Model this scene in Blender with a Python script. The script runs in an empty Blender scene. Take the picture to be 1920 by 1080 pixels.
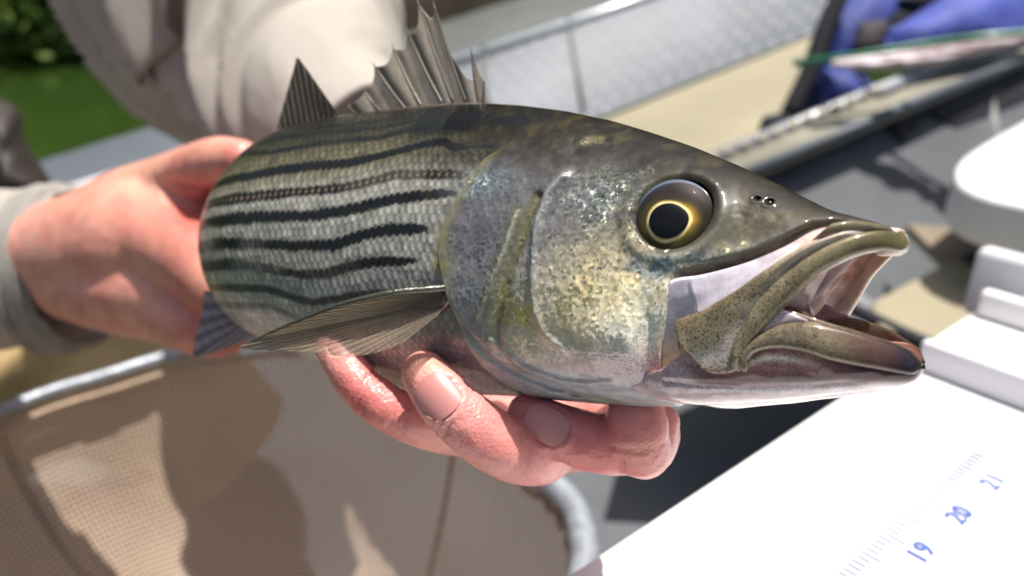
import bpy, math, random
import numpy as np
from mathutils import Vector, Matrix

random.seed(7)
RNG = np.random.default_rng(7)
S = bpy.context.scene
COL = S.collection

# ------------------------------------------------------------------ camera
PITCH = math.radians(24.0)
CP, SP = math.cos(PITCH), math.sin(PITCH)
FPX = 1500.0                      # focal length in photo pixels (1920 wide)
cam_d = bpy.data.cameras.new('camera')
cam = bpy.data.objects.new('camera', cam_d)
COL.objects.link(cam)
cam.location = (0, 0, 0)
cam.rotation_euler = (math.pi / 2 - PITCH, 0, 0)
cam_d.sensor_width = 36.0
cam_d.lens = 36.0 * FPX / 1920.0
cam_d.clip_start = 0.01
cam_d.clip_end = 300.0
cam_d.dof.use_dof = True
cam_d.dof.focus_distance = 0.172
cam_d.dof.aperture_fstop = 10.0
S.camera = cam

# ------------------------------------------------------------------ light
SUN = Vector((0.20, 0.07, 0.97)).normalized()
w = bpy.data.worlds.new('World'); S.world = w; w.use_nodes = True
nt = w.node_tree; nt.nodes.clear()
sky = nt.nodes.new('ShaderNodeTexSky'); sky.sky_type = 'NISHITA'; sky.sun_disc = False
sky.dust_density = 4.0; sky.ozone_density = 0.6
sky.sun_elevation = math.asin(SUN.z)
sky.sun_rotation = math.atan2(SUN.x, SUN.y)
bg = nt.nodes.new('ShaderNodeBackground'); bg.inputs[1].default_value = 0.085
wo = nt.nodes.new('ShaderNodeOutputWorld')
nt.links.new(sky.outputs[0], bg.inputs[0]); nt.links.new(bg.outputs[0], wo.inputs[0])
sd = bpy.data.lights.new('sun', 'SUN'); sd.energy = 5.0; sd.angle = math.radians(0.53)
sd.color = (1.0, 0.955, 0.88)
so = bpy.data.objects.new('sun', sd); COL.objects.link(so)
so.rotation_euler = SUN.to_track_quat('Z', 'Y').to_euler()
S.view_settings.view_transform = 'Standard'
S.view_settings.look = 'None'
S.view_settings.gamma = 1.0
S.view_settings.use_curve_mapping = False
S.view_settings.exposure = 0.46
S.cycles.max_bounces = 8
S.cycles.transparent_max_bounces = 12

# ------------------------------------------------------------------ helpers
def c2w(p):
    """(right, up, forward) of the survey frame -> world metres"""
    p = np.asarray(p, float)
    X, U, F = p[..., 0], p[..., 1], p[..., 2]
    return np.stack([X, F * CP + U * SP, -F * SP + U * CP], -1)

def at(px, py, F):
    """a point of the place, from its bearing in the survey photo and its distance"""
    return c2w(np.array([(px - 960) / FPX * F, (540 - py) / FPX * F, F]))

def atz(px, py, z):
    """the point on the level plane z seen at that bearing"""
    u = (540 - py) / FPX
    F = z / (-SP + u * CP)
    return at(px, py, F)

def tag(o, label=None, cat=None, group=None, kind=None):
    if label: o['label'] = label
    if cat: o['category'] = cat
    if group: o['group'] = group
    if kind: o['kind'] = kind
    return o

def empty(name, loc, label=None, cat=None, group=None):
    o = bpy.data.objects.new(name, None); COL.objects.link(o)
    o.location = Vector([float(a) for a in loc]); o.empty_display_size = 0.02
    return tag(o, label, cat, group)

def wloc(o):
    v = np.zeros(3)
    while o is not None:
        v = v + np.array(o.location); o = o.parent
    return v

def mk(name, V, Fc, mat, parent=None, smooth=True, cols=None, cols2=None, uv=None, origin=None):
    """one mesh object from world-space vertices"""
    V = np.asarray(V, float)
    me = bpy.data.meshes.new(name)
    org = np.array(origin, float) if origin is not None else (V.mean(0) if parent is None else np.zeros(3))
    base = wloc(parent) + org if parent is not None else org
    Vl = V - base
    if isinstance(Fc, np.ndarray):
        n = Fc.shape[1]
        me.vertices.add(len(Vl)); me.vertices.foreach_set('co', Vl.ravel())
        me.loops.add(Fc.size); me.loops.foreach_set('vertex_index', Fc.ravel().astype(np.int32))
        me.polygons.add(len(Fc))
        me.polygons.foreach_set('loop_start', np.arange(0, Fc.size, n, dtype=np.int32))
        me.update(calc_edges=True)
    else:
        me.from_pydata([tuple(v) for v in Vl], [], [tuple(f) for f in Fc]); me.update()
    me.validate()
    if smooth:
        me.polygons.foreach_set('use_smooth', np.ones(len(me.polygons), bool))
    for nm, cc in (('Col', cols), ('Prop', cols2)):
        if cc is not None:
            a = me.color_attributes.new(nm, 'FLOAT_COLOR', 'POINT')
            a.data.foreach_set('color', np.concatenate([cc, np.ones((len(cc), 4 - cc.shape[1]))], 1).astype(np.float32).ravel())
    if uv is not None:
        ul = me.uv_layers.new(name='UVMap')
        li = np.zeros(len(me.loops), np.int32); me.loops.foreach_get('vertex_index', li)
        ul.data.foreach_set('uv', uv[li].astype(np.float32).ravel())
    o = bpy.data.objects.new(name, me); COL.objects.link(o)
    o.location = Vector([float(a) for a in org])
    if parent is not None: o.parent = parent
    if mat: me.materials.append(mat)
    return o

def gridfaces(nu, nv, closev=False, off=0, flip=False):
    i = np.arange(nu - 1)[:, None]; j = np.arange(nv if closev else nv - 1)[None, :]
    j2 = (j + 1) % nv
    a = i * nv + j; b = i * nv + j2; c = (i + 1) * nv + j2; d = (i + 1) * nv + j
    f = np.stack([a, b, c, d], -1).reshape(-1, 4) + off
    return f[:, ::-1] if flip else f

def sstep(a, b, x):
    t = np.clip((x - a) / (b - a), 0, 1); return t * t * (3 - 2 * t)

def h2(ix, iy, seed=0):
    n = (ix.astype(np.int64) * 374761393 + iy.astype(np.int64) * 668265263 + seed * 974711) & 0x7fffffff
    n = ((n ^ (n >> 13)) * 1274126177) & 0x7fffffff
    return ((n ^ (n >> 16)) & 0xffff) / 65535.0

def vnoise(x, y, seed=0):
    ix = np.floor(x); iy = np.floor(y); fx = x - ix; fy = y - iy
    fx = fx * fx * (3 - 2 * fx); fy = fy * fy * (3 - 2 * fy)
    a = h2(ix, iy, seed); b = h2(ix + 1, iy, seed); c = h2(ix, iy + 1, seed); d = h2(ix + 1, iy + 1, seed)
    return (a * (1 - fx) + b * fx) * (1 - fy) + (c * (1 - fx) + d * fx) * fy

def fbm(x, y, seed=0, o=4):
    r = 0; a = 0.5
    for k in range(o):
        r = r + a * vnoise(x * 2 ** k, y * 2 ** k, seed + k * 17); a *= 0.5
    return r / (1 - 0.5 ** o)

def catmull(P, n):
    P = np.asarray(P, float)
    Q = np.vstack([2 * P[0] - P[1], P, 2 * P[-1] - P[-2]])
    d = np.r_[0, np.cumsum(np.linalg.norm(np.diff(P[:, :min(3, P.shape[1])], axis=0), axis=1))]
    s = np.linspace(0, d[-1], n); out = []
    for v in s:
        k = min(max(np.searchsorted(d, v, 'right') - 1, 0), len(P) - 2)
        u = (v - d[k]) / max(d[k + 1] - d[k], 1e-12)
        p0, p1, p2, p3 = Q[k], Q[k + 1], Q[k + 2], Q[k + 3]
        out.append(0.5 * (2 * p1 + (p2 - p0) * u + (2 * p0 - 5 * p1 + 4 * p2 - p3) * u * u + (3 * p1 - p0 - 3 * p2 + p3) * u ** 3))
    return np.array(out)

def nrm(v):
    return v / np.maximum(np.linalg.norm(v, axis=-1, keepdims=True), 1e-12)

def tube(P, R, n=20, closed=False, flat=1.0, flatdir=None, caps=True):
    """swept tube through points P with radii R; optional flattening along flatdir"""
    P = np.asarray(P, float); R = np.asarray(R, float); m = len(P)
    if closed:
        T = nrm(np.roll(P, -1, 0) - np.roll(P, 1, 0))
    else:
        T = nrm(np.gradient(P, axis=0))
    ref = np.array(flatdir, float) if flatdir is not None else np.array([0, 0, 1.0])
    V = []
    for i in range(m):
        b = ref - T[i] * ref.dot(T[i])
        if np.linalg.norm(b) < 1e-3:
            b = np.array([1.0, 0, 0]) - T[i] * T[i][0]
        b = b / np.linalg.norm(b); a = np.cross(T[i], b)
        th = np.linspace(0, 2 * np.pi, n, endpoint=False)
        V.append(P[i] + R[i] * (np.cos(th)[:, None] * a + np.sin(th)[:, None] * b * flat))
    V = np.vstack(V)
    if closed:
        F = gridfaces(m, n, True); i = (m - 1) * n
        j = np.arange(n); F = np.vstack([F, np.stack([i + j, i + (j + 1) % n, (j + 1) % n, j], -1)])
        return V, F
    F = gridfaces(m, n, True).tolist()
    if caps:
        F.append(list(range(n))[::-1]); F.append([(m - 1) * n + k for k in range(n)])
    return V, F

def box(c, ax, ay, az, hx, hy, hz):
    """oriented box: centre, three unit axes, half sizes"""
    V = [c + sx * hx * ax + sy * hy * ay + sz * hz * az for sx in (-1, 1) for sy in (-1, 1) for sz in (-1, 1)]
    F = [(0, 1, 3, 2), (4, 6, 7, 5), (0, 4, 5, 1), (2, 3, 7, 6), (0, 2, 6, 4), (1, 5, 7, 3)]
    return np.array(V), F

def slab(quad, thick, n=None):
    """a thick plate whose front face is the polygon quad (world points)"""
    q = np.array(quad); N = np.cross(q[1] - q[0], q[-1] - q[0]); N = N / np.linalg.norm(N)
    if n is not None and N.dot(n) < 0: N = -N
    k = len(q)
    V = np.vstack([q, q - N * thick])
    F = [tuple(range(k)), tuple(range(2 * k - 1, k - 1, -1))] + [(i, i + k, (i + 1) % k + k, (i + 1) % k) for i in range(k)]
    return V, F

def merge(parts):
    V = []; F = []; off = 0
    for v, f in parts:
        V.append(v); F += [tuple(int(a) + off for a in q) for q in f]; off += len(v)
    return np.vstack(V), F

def bevel(o, wd, seg=3):
    m = o.modifiers.new('bevel', 'BEVEL'); m.width = wd; m.segments = seg; m.limit_method = 'ANGLE'
    m.angle_limit = math.radians(40)
    o.data.polygons.foreach_set('use_smooth', np.ones(len(o.data.polygons), bool))
    return o

# ------------------------------------------------------------------ materials
def newmat(name):
    m = bpy.data.materials.new(name); m.use_nodes = True
    return m, m.node_tree, m.node_tree.nodes, m.node_tree.nodes['Principled BSDF']

def N(nt_, typ, **kw):
    n = nt_.nodes.new(typ)
    for k, v in kw.items():
        if k.startswith('i_'):
            n.inputs[k[2:].replace('_', ' ')].default_value = v
        else: setattr(n, k, v)
    return n

def simple(name, col, rough=0.6, metal=0.0, nscale=30, namp=0.25, bump=0.0, bscale=200, coat=0.0, col2=None, coords='Object', spec=0.5):
    m, t, ns, b = newmat(name)
    tc = N(t, 'ShaderNodeTexCoord')
    no = N(t, 'ShaderNodeTexNoise'); no.inputs['Scale'].default_value = nscale; no.inputs['Detail'].default_value = 6
    t.links.new(tc.outputs[coords], no.inputs['Vector'])
    mx = N(t, 'ShaderNodeMix', data_type='RGBA')
    c2 = col2 if col2 else tuple(max(0, c * (1 - namp)) for c in col)
    mx.inputs[6].default_value = (*col, 1); mx.inputs[7].default_value = (*c2, 1)
    rp = N(t, 'ShaderNodeMapRange'); rp.inputs[1].default_value = 0.35; rp.inputs[2].default_value = 0.65
    t.links.new(no.outputs[0], rp.inputs[0]); t.links.new(rp.outputs[0], mx.inputs[0])
    t.links.new(mx.outputs[2], b.inputs['Base Color'])
    b.inputs['Roughness'].default_value = rough; b.inputs['Metallic'].default_value = metal
    b.inputs['Coat Weight'].default_value = coat; b.inputs['Specular IOR Level'].default_value = spec
    if bump:
        n2 = N(t, 'ShaderNodeTexNoise'); n2.inputs['Scale'].default_value = bscale; n2.inputs['Detail'].default_value = 5
        t.links.new(tc.outputs[coords], n2.inputs['Vector'])
        bp = N(t, 'ShaderNodeBump'); bp.inputs['Strength'].default_value = 1.0; bp.inputs['Distance'].default_value = bump
        t.links.new(n2.outputs[0], bp.inputs['Height']); t.links.new(bp.outputs[0], b.inputs['Normal'])
    return m

def skinmat(name, speck=1.0, sss=0.0, coat=0.25, coatr=0.06):
    """wet fish skin: colour, metal, roughness, speckle and glitter come from the mesh"""
    m, t, ns, b = newmat(name); L = t.links.new
    ca = N(t, 'ShaderNodeVertexColor', layer_name='Col'); pa = N(t, 'ShaderNodeVertexColor', layer_name='Prop')
    sp = N(t, 'ShaderNodeSeparateColor'); L(pa.outputs[0], sp.inputs[0])
    tc = N(t, 'ShaderNodeTexCoord')
    # pigment dots
    vo = N(t, 'ShaderNodeTexVoronoi'); vo.inputs['Scale'].default_value = 2100
    L(tc.outputs['Object'], vo.inputs['Vector'])
    rm = N(t, 'ShaderNodeMapRange'); rm.inputs[1].default_value = 0.50; rm.inputs[2].default_value = 0.30
    rm.inputs[3].default_value = 0; rm.inputs[4].default_value = 1
    L(vo.outputs['Distance'], rm.inputs[0])
    n0 = N(t, 'ShaderNodeTexNoise'); n0.inputs['Scale'].default_value = 700; n0.inputs['Detail'].default_value = 3
    L(tc.outputs['Object'], n0.inputs['Vector'])
    r0 = N(t, 'ShaderNodeMapRange'); r0.inputs[1].default_value = 0.25; r0.inputs[2].default_value = 0.50
    L(n0.outputs[0], r0.inputs[0])
    mu = N(t, 'ShaderNodeMath', operation='MULTIPLY'); L(rm.outputs[0], mu.inputs[0]); L(r0.outputs[0], mu.inputs[1])
    mu2 = N(t, 'ShaderNodeMath', operation='MULTIPLY'); L(mu.outputs[0], mu2.inputs[0]); L(sp.outputs[2], mu2.inputs[1])
    # colour
    n1 = N(t, 'ShaderNodeTexNoise'); n1.inputs['Scale'].default_value = 260; n1.inputs['Detail'].default_value = 6
    L(tc.outputs['Object'], n1.inputs['Vector'])
    hs = N(t, 'ShaderNodeMapRange'); hs.inputs[1].default_value = 0.3; hs.inputs[2].default_value = 0.7
    hs.inputs[3].default_value = 0.75; hs.inputs[4].default_value = 1.25
    L(n1.outputs[0], hs.inputs[0])
    vm = N(t, 'ShaderNodeVectorMath', operation='SCALE'); L(ca.outputs[0], vm.inputs[0]); L(hs.outputs[0], vm.inputs['Scale'])
    # guanine glitter tint
    n3 = N(t, 'ShaderNodeTexNoise'); n3.inputs['Scale'].default_value = 420; n3.inputs['Detail'].default_value = 2
    L(tc.outputs['Object'], n3.inputs['Vector'])
    cr = N(t, 'ShaderNodeValToRGB')
    e = cr.color_ramp.elements; e[0].position = 0.3; e[0].color = (0.24, 0.25, 0.38, 1); e[1].position = 0.7; e[1].color = (0.5, 0.45, 0.24, 1)
    k = e.new(0.5); k.color = (0.28, 0.40, 0.38, 1)
    L(n3.outputs[0], cr.inputs[0])
    gm = N(t, 'ShaderNodeMath', operation='MULTIPLY'); L(pa.outputs[1], gm.inputs[0]); gm.inputs[1].default_value = 0.20
    m1 = N(t, 'ShaderNodeMix', data_type='RGBA'); L(gm.outputs[0], m1.inputs[0]); L(vm.outputs[0], m1.inputs[6]); L(cr.outputs[0], m1.inputs[7])
    m2 = N(t, 'ShaderNodeMix', data_type='RGBA'); L(mu2.outputs[0], m2.inputs[0]); L(m1.outputs[2], m2.inputs[6]); m2.inputs[7].default_value = (0.02, 0.018, 0.012, 1)
    L(m2.outputs[2], b.inputs['Base Color'])
    b.inputs['Specular IOR Level'].default_value = 0.12
    L(sp.outputs[0], b.inputs['Metallic']); L(sp.outputs[1], b.inputs['Roughness'])
    b.inputs['Coat Weight'].default_value = coat; b.inputs['Coat Roughness'].default_value = coatr
    if sss:
        b.inputs['Subsurface Weight'].default_value = sss; b.inputs['Subsurface Radius'].default_value = (1, .4, .3); b.inputs['Subsurface Scale'].default_value = 0.003
    # relief: glitter flakes where the mesh asks for them, slime ripples everywhere
    geo = N(t, 'ShaderNodeNewGeometry')
    fl1 = N(t, 'ShaderNodeTexVoronoi'); fl1.inputs['Scale'].default_value = 1500; L(tc.outputs['Object'], fl1.inputs['Vector'])
    fl2 = N(t, 'ShaderNodeTexNoise'); fl2.inputs['Scale'].default_value = 520; fl2.inputs['Detail'].default_value = 3; L(tc.outputs['Object'], fl2.inputs['Vector'])
    a1 = N(t, 'ShaderNodeVectorMath', operation='ADD'); L(fl1.outputs['Color'], a1.inputs[0]); L(fl2.outputs['Color'], a1.inputs[1])
    a2 = N(t, 'ShaderNodeVectorMath', operation='SUBTRACT'); L(a1.outputs[0], a2.inputs[0]); a2.inputs[1].default_value = (1, 1, 1)
    g2 = N(t, 'ShaderNodeMath', operation='MULTIPLY'); L(pa.outputs[1], g2.inputs[0]); g2.inputs[1].default_value = 0.75
    a3 = N(t, 'ShaderNodeVectorMath', operation='SCALE'); L(a2.outputs[0], a3.inputs[0]); L(g2.outputs[0], a3.inputs['Scale'])
    a4 = N(t, 'ShaderNodeVectorMath', operation='ADD'); L(geo.outputs['Normal'], a4.inputs[0]); L(a3.outputs[0], a4.inputs[1])
    bp = N(t, 'ShaderNodeVectorMath', operation='NORMALIZE'); L(a4.outputs[0], bp.inputs[0])
    n5 = N(t, 'ShaderNodeTexNoise'); n5.inputs['Scale'].default_value = 230; n5.inputs['Detail'].default_value = 4
    L(tc.outputs['Object'], n5.inputs['Vector'])
    b2 = N(t, 'ShaderNodeBump'); b2.inputs['Strength'].default_value = 1.0; b2.inputs['Distance'].default_value = 0.00014
    L(n5.outputs[0], b2.inputs['Height']); L(bp.outputs[0], b2.inputs['Normal'])
    b3 = N(t, 'ShaderNodeBump'); b3.inputs['Strength'].default_value = 1.0; b3.inputs['Distance'].default_value = 0.00007; L(n5.outputs[0], b3.inputs['Height'])
    L(b2.outputs[0], b.inputs['Normal']); L(b3.outputs[0], b.inputs['Coat Normal'])
    return m

M_SKIN_FISH = skinmat('fish_skin')
M_LIP = skinmat('fish_lip', sss=0.15, coat=0.7, coatr=0.05)
M_LINING = skinmat('mouth_lining', sss=0.12, coat=1.0, coatr=0.06)

def handmat():
    m, t, ns, b = newmat('human_skin'); L = t.links.new
    ca = N(t, 'ShaderNodeVertexColor', layer_name='Col'); tc = N(t, 'ShaderNodeTexCoord')
    n1 = N(t, 'ShaderNodeTexNoise'); n1.inputs['Scale'].default_value = 160; n1.inputs['Detail'].default_value = 6
    L(tc.outputs['Object'], n1.inputs['Vector'])
    hs = N(t, 'ShaderNodeMapRange'); hs.inputs[1].default_value = 0.3; hs.inputs[2].default_value = 0.7
    hs.inputs[3].default_value = 0.86; hs.inputs[4].default_value = 1.1
    L(n1.outputs[0], hs.inputs[0])
    vm = N(t, 'ShaderNodeVectorMath', operation='SCALE'); L(ca.outputs[0], vm.inputs[0]); L(hs.outputs[0], vm.inputs['Scale'])
    L(vm.outputs[0], b.inputs['Base Color'])
    b.inputs['Subsurface Weight'].default_value = 0.28; b.inputs['Subsurface Radius'].default_value = (1, .3, .15); b.inputs['Subsurface Scale'].default_value = 0.004
    b.inputs['Roughness'].default_value = 0.45
    b.inputs['Coat Weight'].default_value = 0.3; b.inputs['Coat Roughness'].default_value = 0.15
    v = N(t, 'ShaderNodeTexVoronoi'); v.inputs['Scale'].default_value = 1100; L(tc.outputs['Object'], v.inputs['Vector'])
    n2 = N(t, 'ShaderNodeTexNoise'); n2.inputs['Scale'].default_value = 300; n2.inputs['Detail'].default_value = 5
    L(tc.outputs['Object'], n2.inputs['Vector'])
    v3 = N(t, 'ShaderNodeTexVoronoi', feature='DISTANCE_TO_EDGE'); v3.inputs['Scale'].default_value = 620
    wp = N(t, 'ShaderNodeMix', data_type='VECTOR'); wp.inputs[0].default_value = .004; L(tc.outputs['Object'], wp.inputs[4]); L(n1.outputs['Color'], wp.inputs[5]); L(wp.outputs[1], v3.inputs['Vector'])
    r3 = N(t, 'ShaderNodeMapRange'); r3.inputs[2].default_value = .12; L(v3.outputs['Distance'], r3.inputs[0])
    b0 = N(t, 'ShaderNodeBump'); b0.inputs['Distance'].default_value = 0.00003; L(r3.outputs[0], b0.inputs['Height'])
    bp = N(t, 'ShaderNodeBump'); bp.inputs['Distance'].default_value = 0.00012; L(v.outputs['Distance'], bp.inputs['Height']); L(b0.outputs[0], bp.inputs['Normal'])
    b2 = N(t, 'ShaderNodeBump'); b2.inputs['Distance'].default_value = 0.00035; L(n2.outputs[0], b2.inputs['Height']); L(bp.outputs[0], b2.inputs['Normal'])
    L(b2.outputs[0], b.inputs['Normal']); L(b2.outputs[0], b.inputs['Coat Normal'])
    return m
M_HAND = handmat()
M_NAIL, _q, _n, _b = newmat('fingernail')
_b.inputs['Base Color'].default_value = (0.58, 0.235, 0.215, 1); _b.inputs['Roughness'].default_value = 0.38
_b.inputs['Subsurface Weight'].default_value = 0.3; _b.inputs['Subsurface Scale'].default_value = 0.002; _b.inputs['Coat Weight'].default_value = 0.5

# ================================================================== FISH
# spine in plan: arc length t from the snout towards the tail; sagittal plane is vertical in the survey frame
_t = np.linspace(-0.012, 0.34, 1409)
_psi = np.radians(np.interp(_t, [-0.012, 0.0, 0.06, 0.10, 0.13, 0.165, 0.185, 0.215, 0.25, 0.34], [40, 39, 36, 33, 30, 32, 46, 66, 74, 72]))
_dX = -np.cos(_psi); _dF = np.sin(_psi); _dt = _t[1] - _t[0]
_X = np.r_[0, np.cumsum(_dX[:-1] + _dX[1:]) * _dt / 2]; _Fw = np.r_[0, np.cumsum(_dF[:-1] + _dF[1:]) * _dt / 2]
_k0 = np.argmin(abs(_t)); _X += 0.0738 - _X[_k0]; _Fw += 0.150 - _Fw[_k0]

def sp_X(t): return np.interp(t, _t, _X)
def sp_F(t): return np.interp(t, _t, _Fw)
def sp_psi(t): return np.interp(t, _t, _psi)

def loc_cam(t, y, z):
    """fish coordinates (along, towards the near side, up) -> survey frame"""
    t, y, z = np.broadcast_arrays(np.asarray(t, float), y, z)
    ps = sp_psi(t)
    return np.stack([sp_X(t) - y * np.sin(ps), z, sp_F(t) - y * np.cos(ps)], -1)

def fw(t, y, z): return c2w(loc_cam(t, y, z))

def px_t(px, y):
    """station whose surface at lateral offset y lies at bearing px"""
    tt = np.linspace(-0.012, 0.2, 700)
    c = loc_cam(tt, y, 0)
    b = 960 + FPX * c[:, 0] / c[:, 2]
    return float(np.interp(-px, -b, tt))

def surv(px, py, Yf):
    """bearing -> (t, y, z) on the surface y = Yf(t, z)"""
    y = 0.01; t = 0; z = 0
    for _ in range(14):
        t = px_t(px, y)
        c = loc_cam(t, y, 0)
        z = (540 - py) / FPX * float(c[2])
        y = 0.5 * y + 0.5 * float(Yf(t, z))
    return np.array([t, y, z])

def smooth1(x, y, xs, s):
    f = np.interp(xs, x, y); k = np.arange(-3 * s, 3 * s + 1); g = np.exp(-(k / s) ** 2 / 2); g /= g.sum()
    p = np.pad(f, 3 * s, mode='edge'); return np.convolve(p, g, 'valid')

ts = np.linspace(-0.004, 0.30, 1217)
def prof_from_px(pts, extra, yf=0.0):
    tt = []; zz = []
    for px, py in pts:
        t = px_t(px, yf); c = loc_cam(t, yf, 0); tt.append(t); zz.append((540 - py) / FPX * float(c[2]))
    for t, z in extra: tt.append(t); zz.append(z)
    o = np.argsort(tt); return np.array(tt)[o], np.array(zz)[o]

TOPPX = [(1668, 428), (1655, 420), (1600, 405), (1560, 396), (1540, 386), (1500, 366), (1440, 336), (1380, 308), (1300, 275), (1220, 248), (1150, 227), (1060, 208), (980, 198), (915, 194), (850, 197), (760, 204), (660, 214), (600, 226), (545, 238)]
tx, tz = prof_from_px(TOPPX, [(0.186, 0.0475), (0.205, 0.043), (0.225, 0.038), (0.25, 0.035), (0.29, 0.034), (0.30, 0.034)])
ZTOP = smooth1(tx, tz, ts, 5)
BOTPX = [(1300, 764), (1270, 766), (1180, 766), (1100, 760), (1000, 750), (930, 745), (850, 742), (750, 736), (680, 722), (620, 698), (560, 668)]
bx, bz = prof_from_px(BOTPX, [(0.19, -0.0150), (0.205, -0.006), (0.22, 0.002), (0.24, 0.0085), (0.29, 0.010)], 0.004)
ZBOTM = smooth1(bx, bz, ts, 8)
WID = smooth1([-0.004, 0.0, 0.005, 0.012, 0.02, 0.03, 0.045, 0.06, 0.08, 0.10, 0.12, 0.15, 0.175, 0.19, 0.21, 0.24, 0.28, 0.30],
              [0.002, 0.0035, 0.0075, 0.0105, 0.0130, 0.0152, 0.0178, 0.0203, 0.0232, 0.0242, 0.0246, 0.0240, 0.0218, 0.0190, 0.0145, 0.0090, 0.0060, 0.0055], ts, 6)
def f_top(t): return np.interp(t, ts, ZTOP)
def f_w(t): return np.interp(t, ts, WID)

# lower margin of the head skin (under the eye to the snout), on the near surface
def Y_head(t, z):
    """half width of the whole head/body envelope at height z"""
    zt = f_top(t); zb = np.interp(t, ts, ZBOTM); zc = 0.5 * zt + 0.5 * zb - 0.002
    h = np.where(z > zc, (z - zc) / (zt - zc), (zc - z) / (zc - zb))
    h = np.clip(np.abs(h), 0, 1)
    e = np.where(z > zc, 1.75, 2.3)
    return f_w(t) * np.maximum(1 - h ** e, 0) ** 0.62
HEADLOW = [(1575, 424), (1555, 427), (1520, 438), (1470, 466), (1400, 496), (1320, 518), (1268, 527), (1252, 560), (1246, 610), (1240, 700)]
hl = np.array([surv(px, py, Y_head) for px, py in HEADLOW])
hx = np.r_[-0.004, -0.001, hl[::1, 0]]; hz = np.r_[f_top(-0.004) - .002, f_top(0) - 0.003, hl[::1, 2]]
o = np.argsort(hx); hx = hx[o]; hz = hz[o]
tm = hl[-1, 0]
ZBOT = np.where(ts < tm, np.minimum(np.interp(ts, hx, hz), f_top(ts) - 0.0012), ZBOTM)
_blend = sstep(tm - 0.001, tm + 0.0015, ts)
ZBOT = np.where(ts < tm + 0.0015, np.interp(ts, hx, hz) * (1 - _blend) + ZBOTM * _blend, ZBOTM)
ZBOT = np.minimum(ZBOT, ZTOP - 0.0012)

# --- body grid ------------------------------------------------------
tg = np.r_[np.linspace(0.0022, 0.185, 640), np.linspace(0.1865, 0.292, 70)]
thn = np.linspace(0, math.pi, 330); thf = np.linspace(math.pi, 2 * math.pi, 111)[1:-1]
th = np.r_[thn, thf]
T, TH = np.meshgrid(tg, th, indexing='ij')
zt = f_top(T); zbm = np.interp(T, ts, ZBOTM); zb = np.interp(T, ts, ZBOT)
u = (1 - np.cos(TH)) / 2                     # 0 top, 1 bottom
Z = zt + (zb - zt) * (u * 0.9 + 0.1 * sstep(0, 1, u))
Yn = Y_head(T, Z)
# close the section where the head skin is cut off above the mouth
cut = (zb - zbm) > 0.003
qq = np.clip((Z - zb) / 0.0035, 0, 1)
Yn = np.where(cut, Yn * np.sqrt(np.clip(1 - (1 - qq) ** 2, 0, 1)), Yn)
side = np.where(TH <= math.pi, 1.0, -1.0)
side = np.where((TH == 0), 0, side)

def seg_dist(T, Z, pts):
    """distance to a polyline given in (t, z); also signed side of nearest segment"""
    best = np.full(T.shape, 1e9)
    for a, b in zip(pts[:-1], pts[1:]):
        d = b - a; L2 = d.dot(d)
        s = np.clip(((T - a[0]) * d[0] + (Z - a[1]) * d[1]) / L2, 0, 1)
        dd = np.hypot(T - a[0] - s * d[0], Z - a[1] - s * d[1])
        best = np.minimum(best, dd)
    return best

def tz(pts): return np.array([surv(px, py, Y_head)[[0, 2]] for px, py in pts])
def f_ex(pl, Z):
    o = np.argsort(pl[:, 1]); return np.interp(Z, pl[o, 1], pl[o, 0])

# gill cover rear edge, from the nape down to the throat
OPER = tz([(955, 268), (915, 300), (880, 350), (852, 400), (834, 440), (829, 480), (842, 540), (858, 590), (882, 640), (918, 690), (962, 722), (1015, 745), (1070, 757)])
t_op = f_ex(OPER, Z)
inop = sstep(-0.0003, 0.0005, t_op - T)
opfade = np.exp(-np.maximum(t_op - T, 0) / 0.018)
zup = sstep(OPER[0, 1] + 0.003, OPER[0, 1] - 0.006, Z)
R = 0.0027 * inop * opfade * zup
R += 0.0009 * np.exp(-(np.maximum(T - t_op, 0) / 0.004) ** 2) * -1 * zup * (1 - inop)
# preopercle ridge and the grooves below it
PRE = tz([(1062, 330), (1030, 365), (1010, 420), (1003, 490), (1003, 545), (1010, 590), (1030, 630), (1060, 650)])
GRV = tz([(1010, 370), (985, 430), (965, 490), (945, 560), (933, 610), (940, 650), (965, 685), (1010, 712), (1080, 738), (1150, 752)])
SUB = tz([(842, 560), (880, 620), (925, 668), (975, 700), (1040, 728), (1120, 748), (1200, 757)])
RAY = tz([(930, 640), (990, 690), (1060, 715), (1110, 720), (1160, 716)])
STR = tz([(975, 400), (950, 470), (925, 540), (905, 600)])
dpre = seg_dist(T, Z, PRE); dgrv = seg_dist(T, Z, GRV); dsub = seg_dist(T, Z, SUB); dray = seg_dist(T, Z, RAY); dstr = seg_dist(T, Z, STR)
tpre = f_ex(PRE, Z)
zr = (Z < PRE[0, 1]) & (Z > PRE[-1, 1] - .001)
R += 0.0008 * np.exp(-(dpre / 0.0012) ** 2) - 0.0011 * np.exp(-(dgrv / 0.0013) ** 2)
R += np.where(zr, 0.0006 * sstep(-0.0006, 0.0006, tpre - T) * np.exp(-np.maximum(tpre - T, 0) / 0.008), 0)
R += -0.0010 * np.exp(-(dsub / 0.0009) ** 2) + 0.0010 * np.exp(-(dray / 0.0010) ** 2) + 0.0004 * np.exp(-(dstr / 0.0007) ** 2)
BR = [tz([(1000, 735), (1100, 735), (1200, 742), (1290, 742)]), tz([(1040, 752), (1110, 742), (1190, 752), (1260, 752)])]
for pl in BR: R += 0.0005 * np.exp(-(seg_dist(T, Z, pl) / 0.0007) ** 2)

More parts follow.
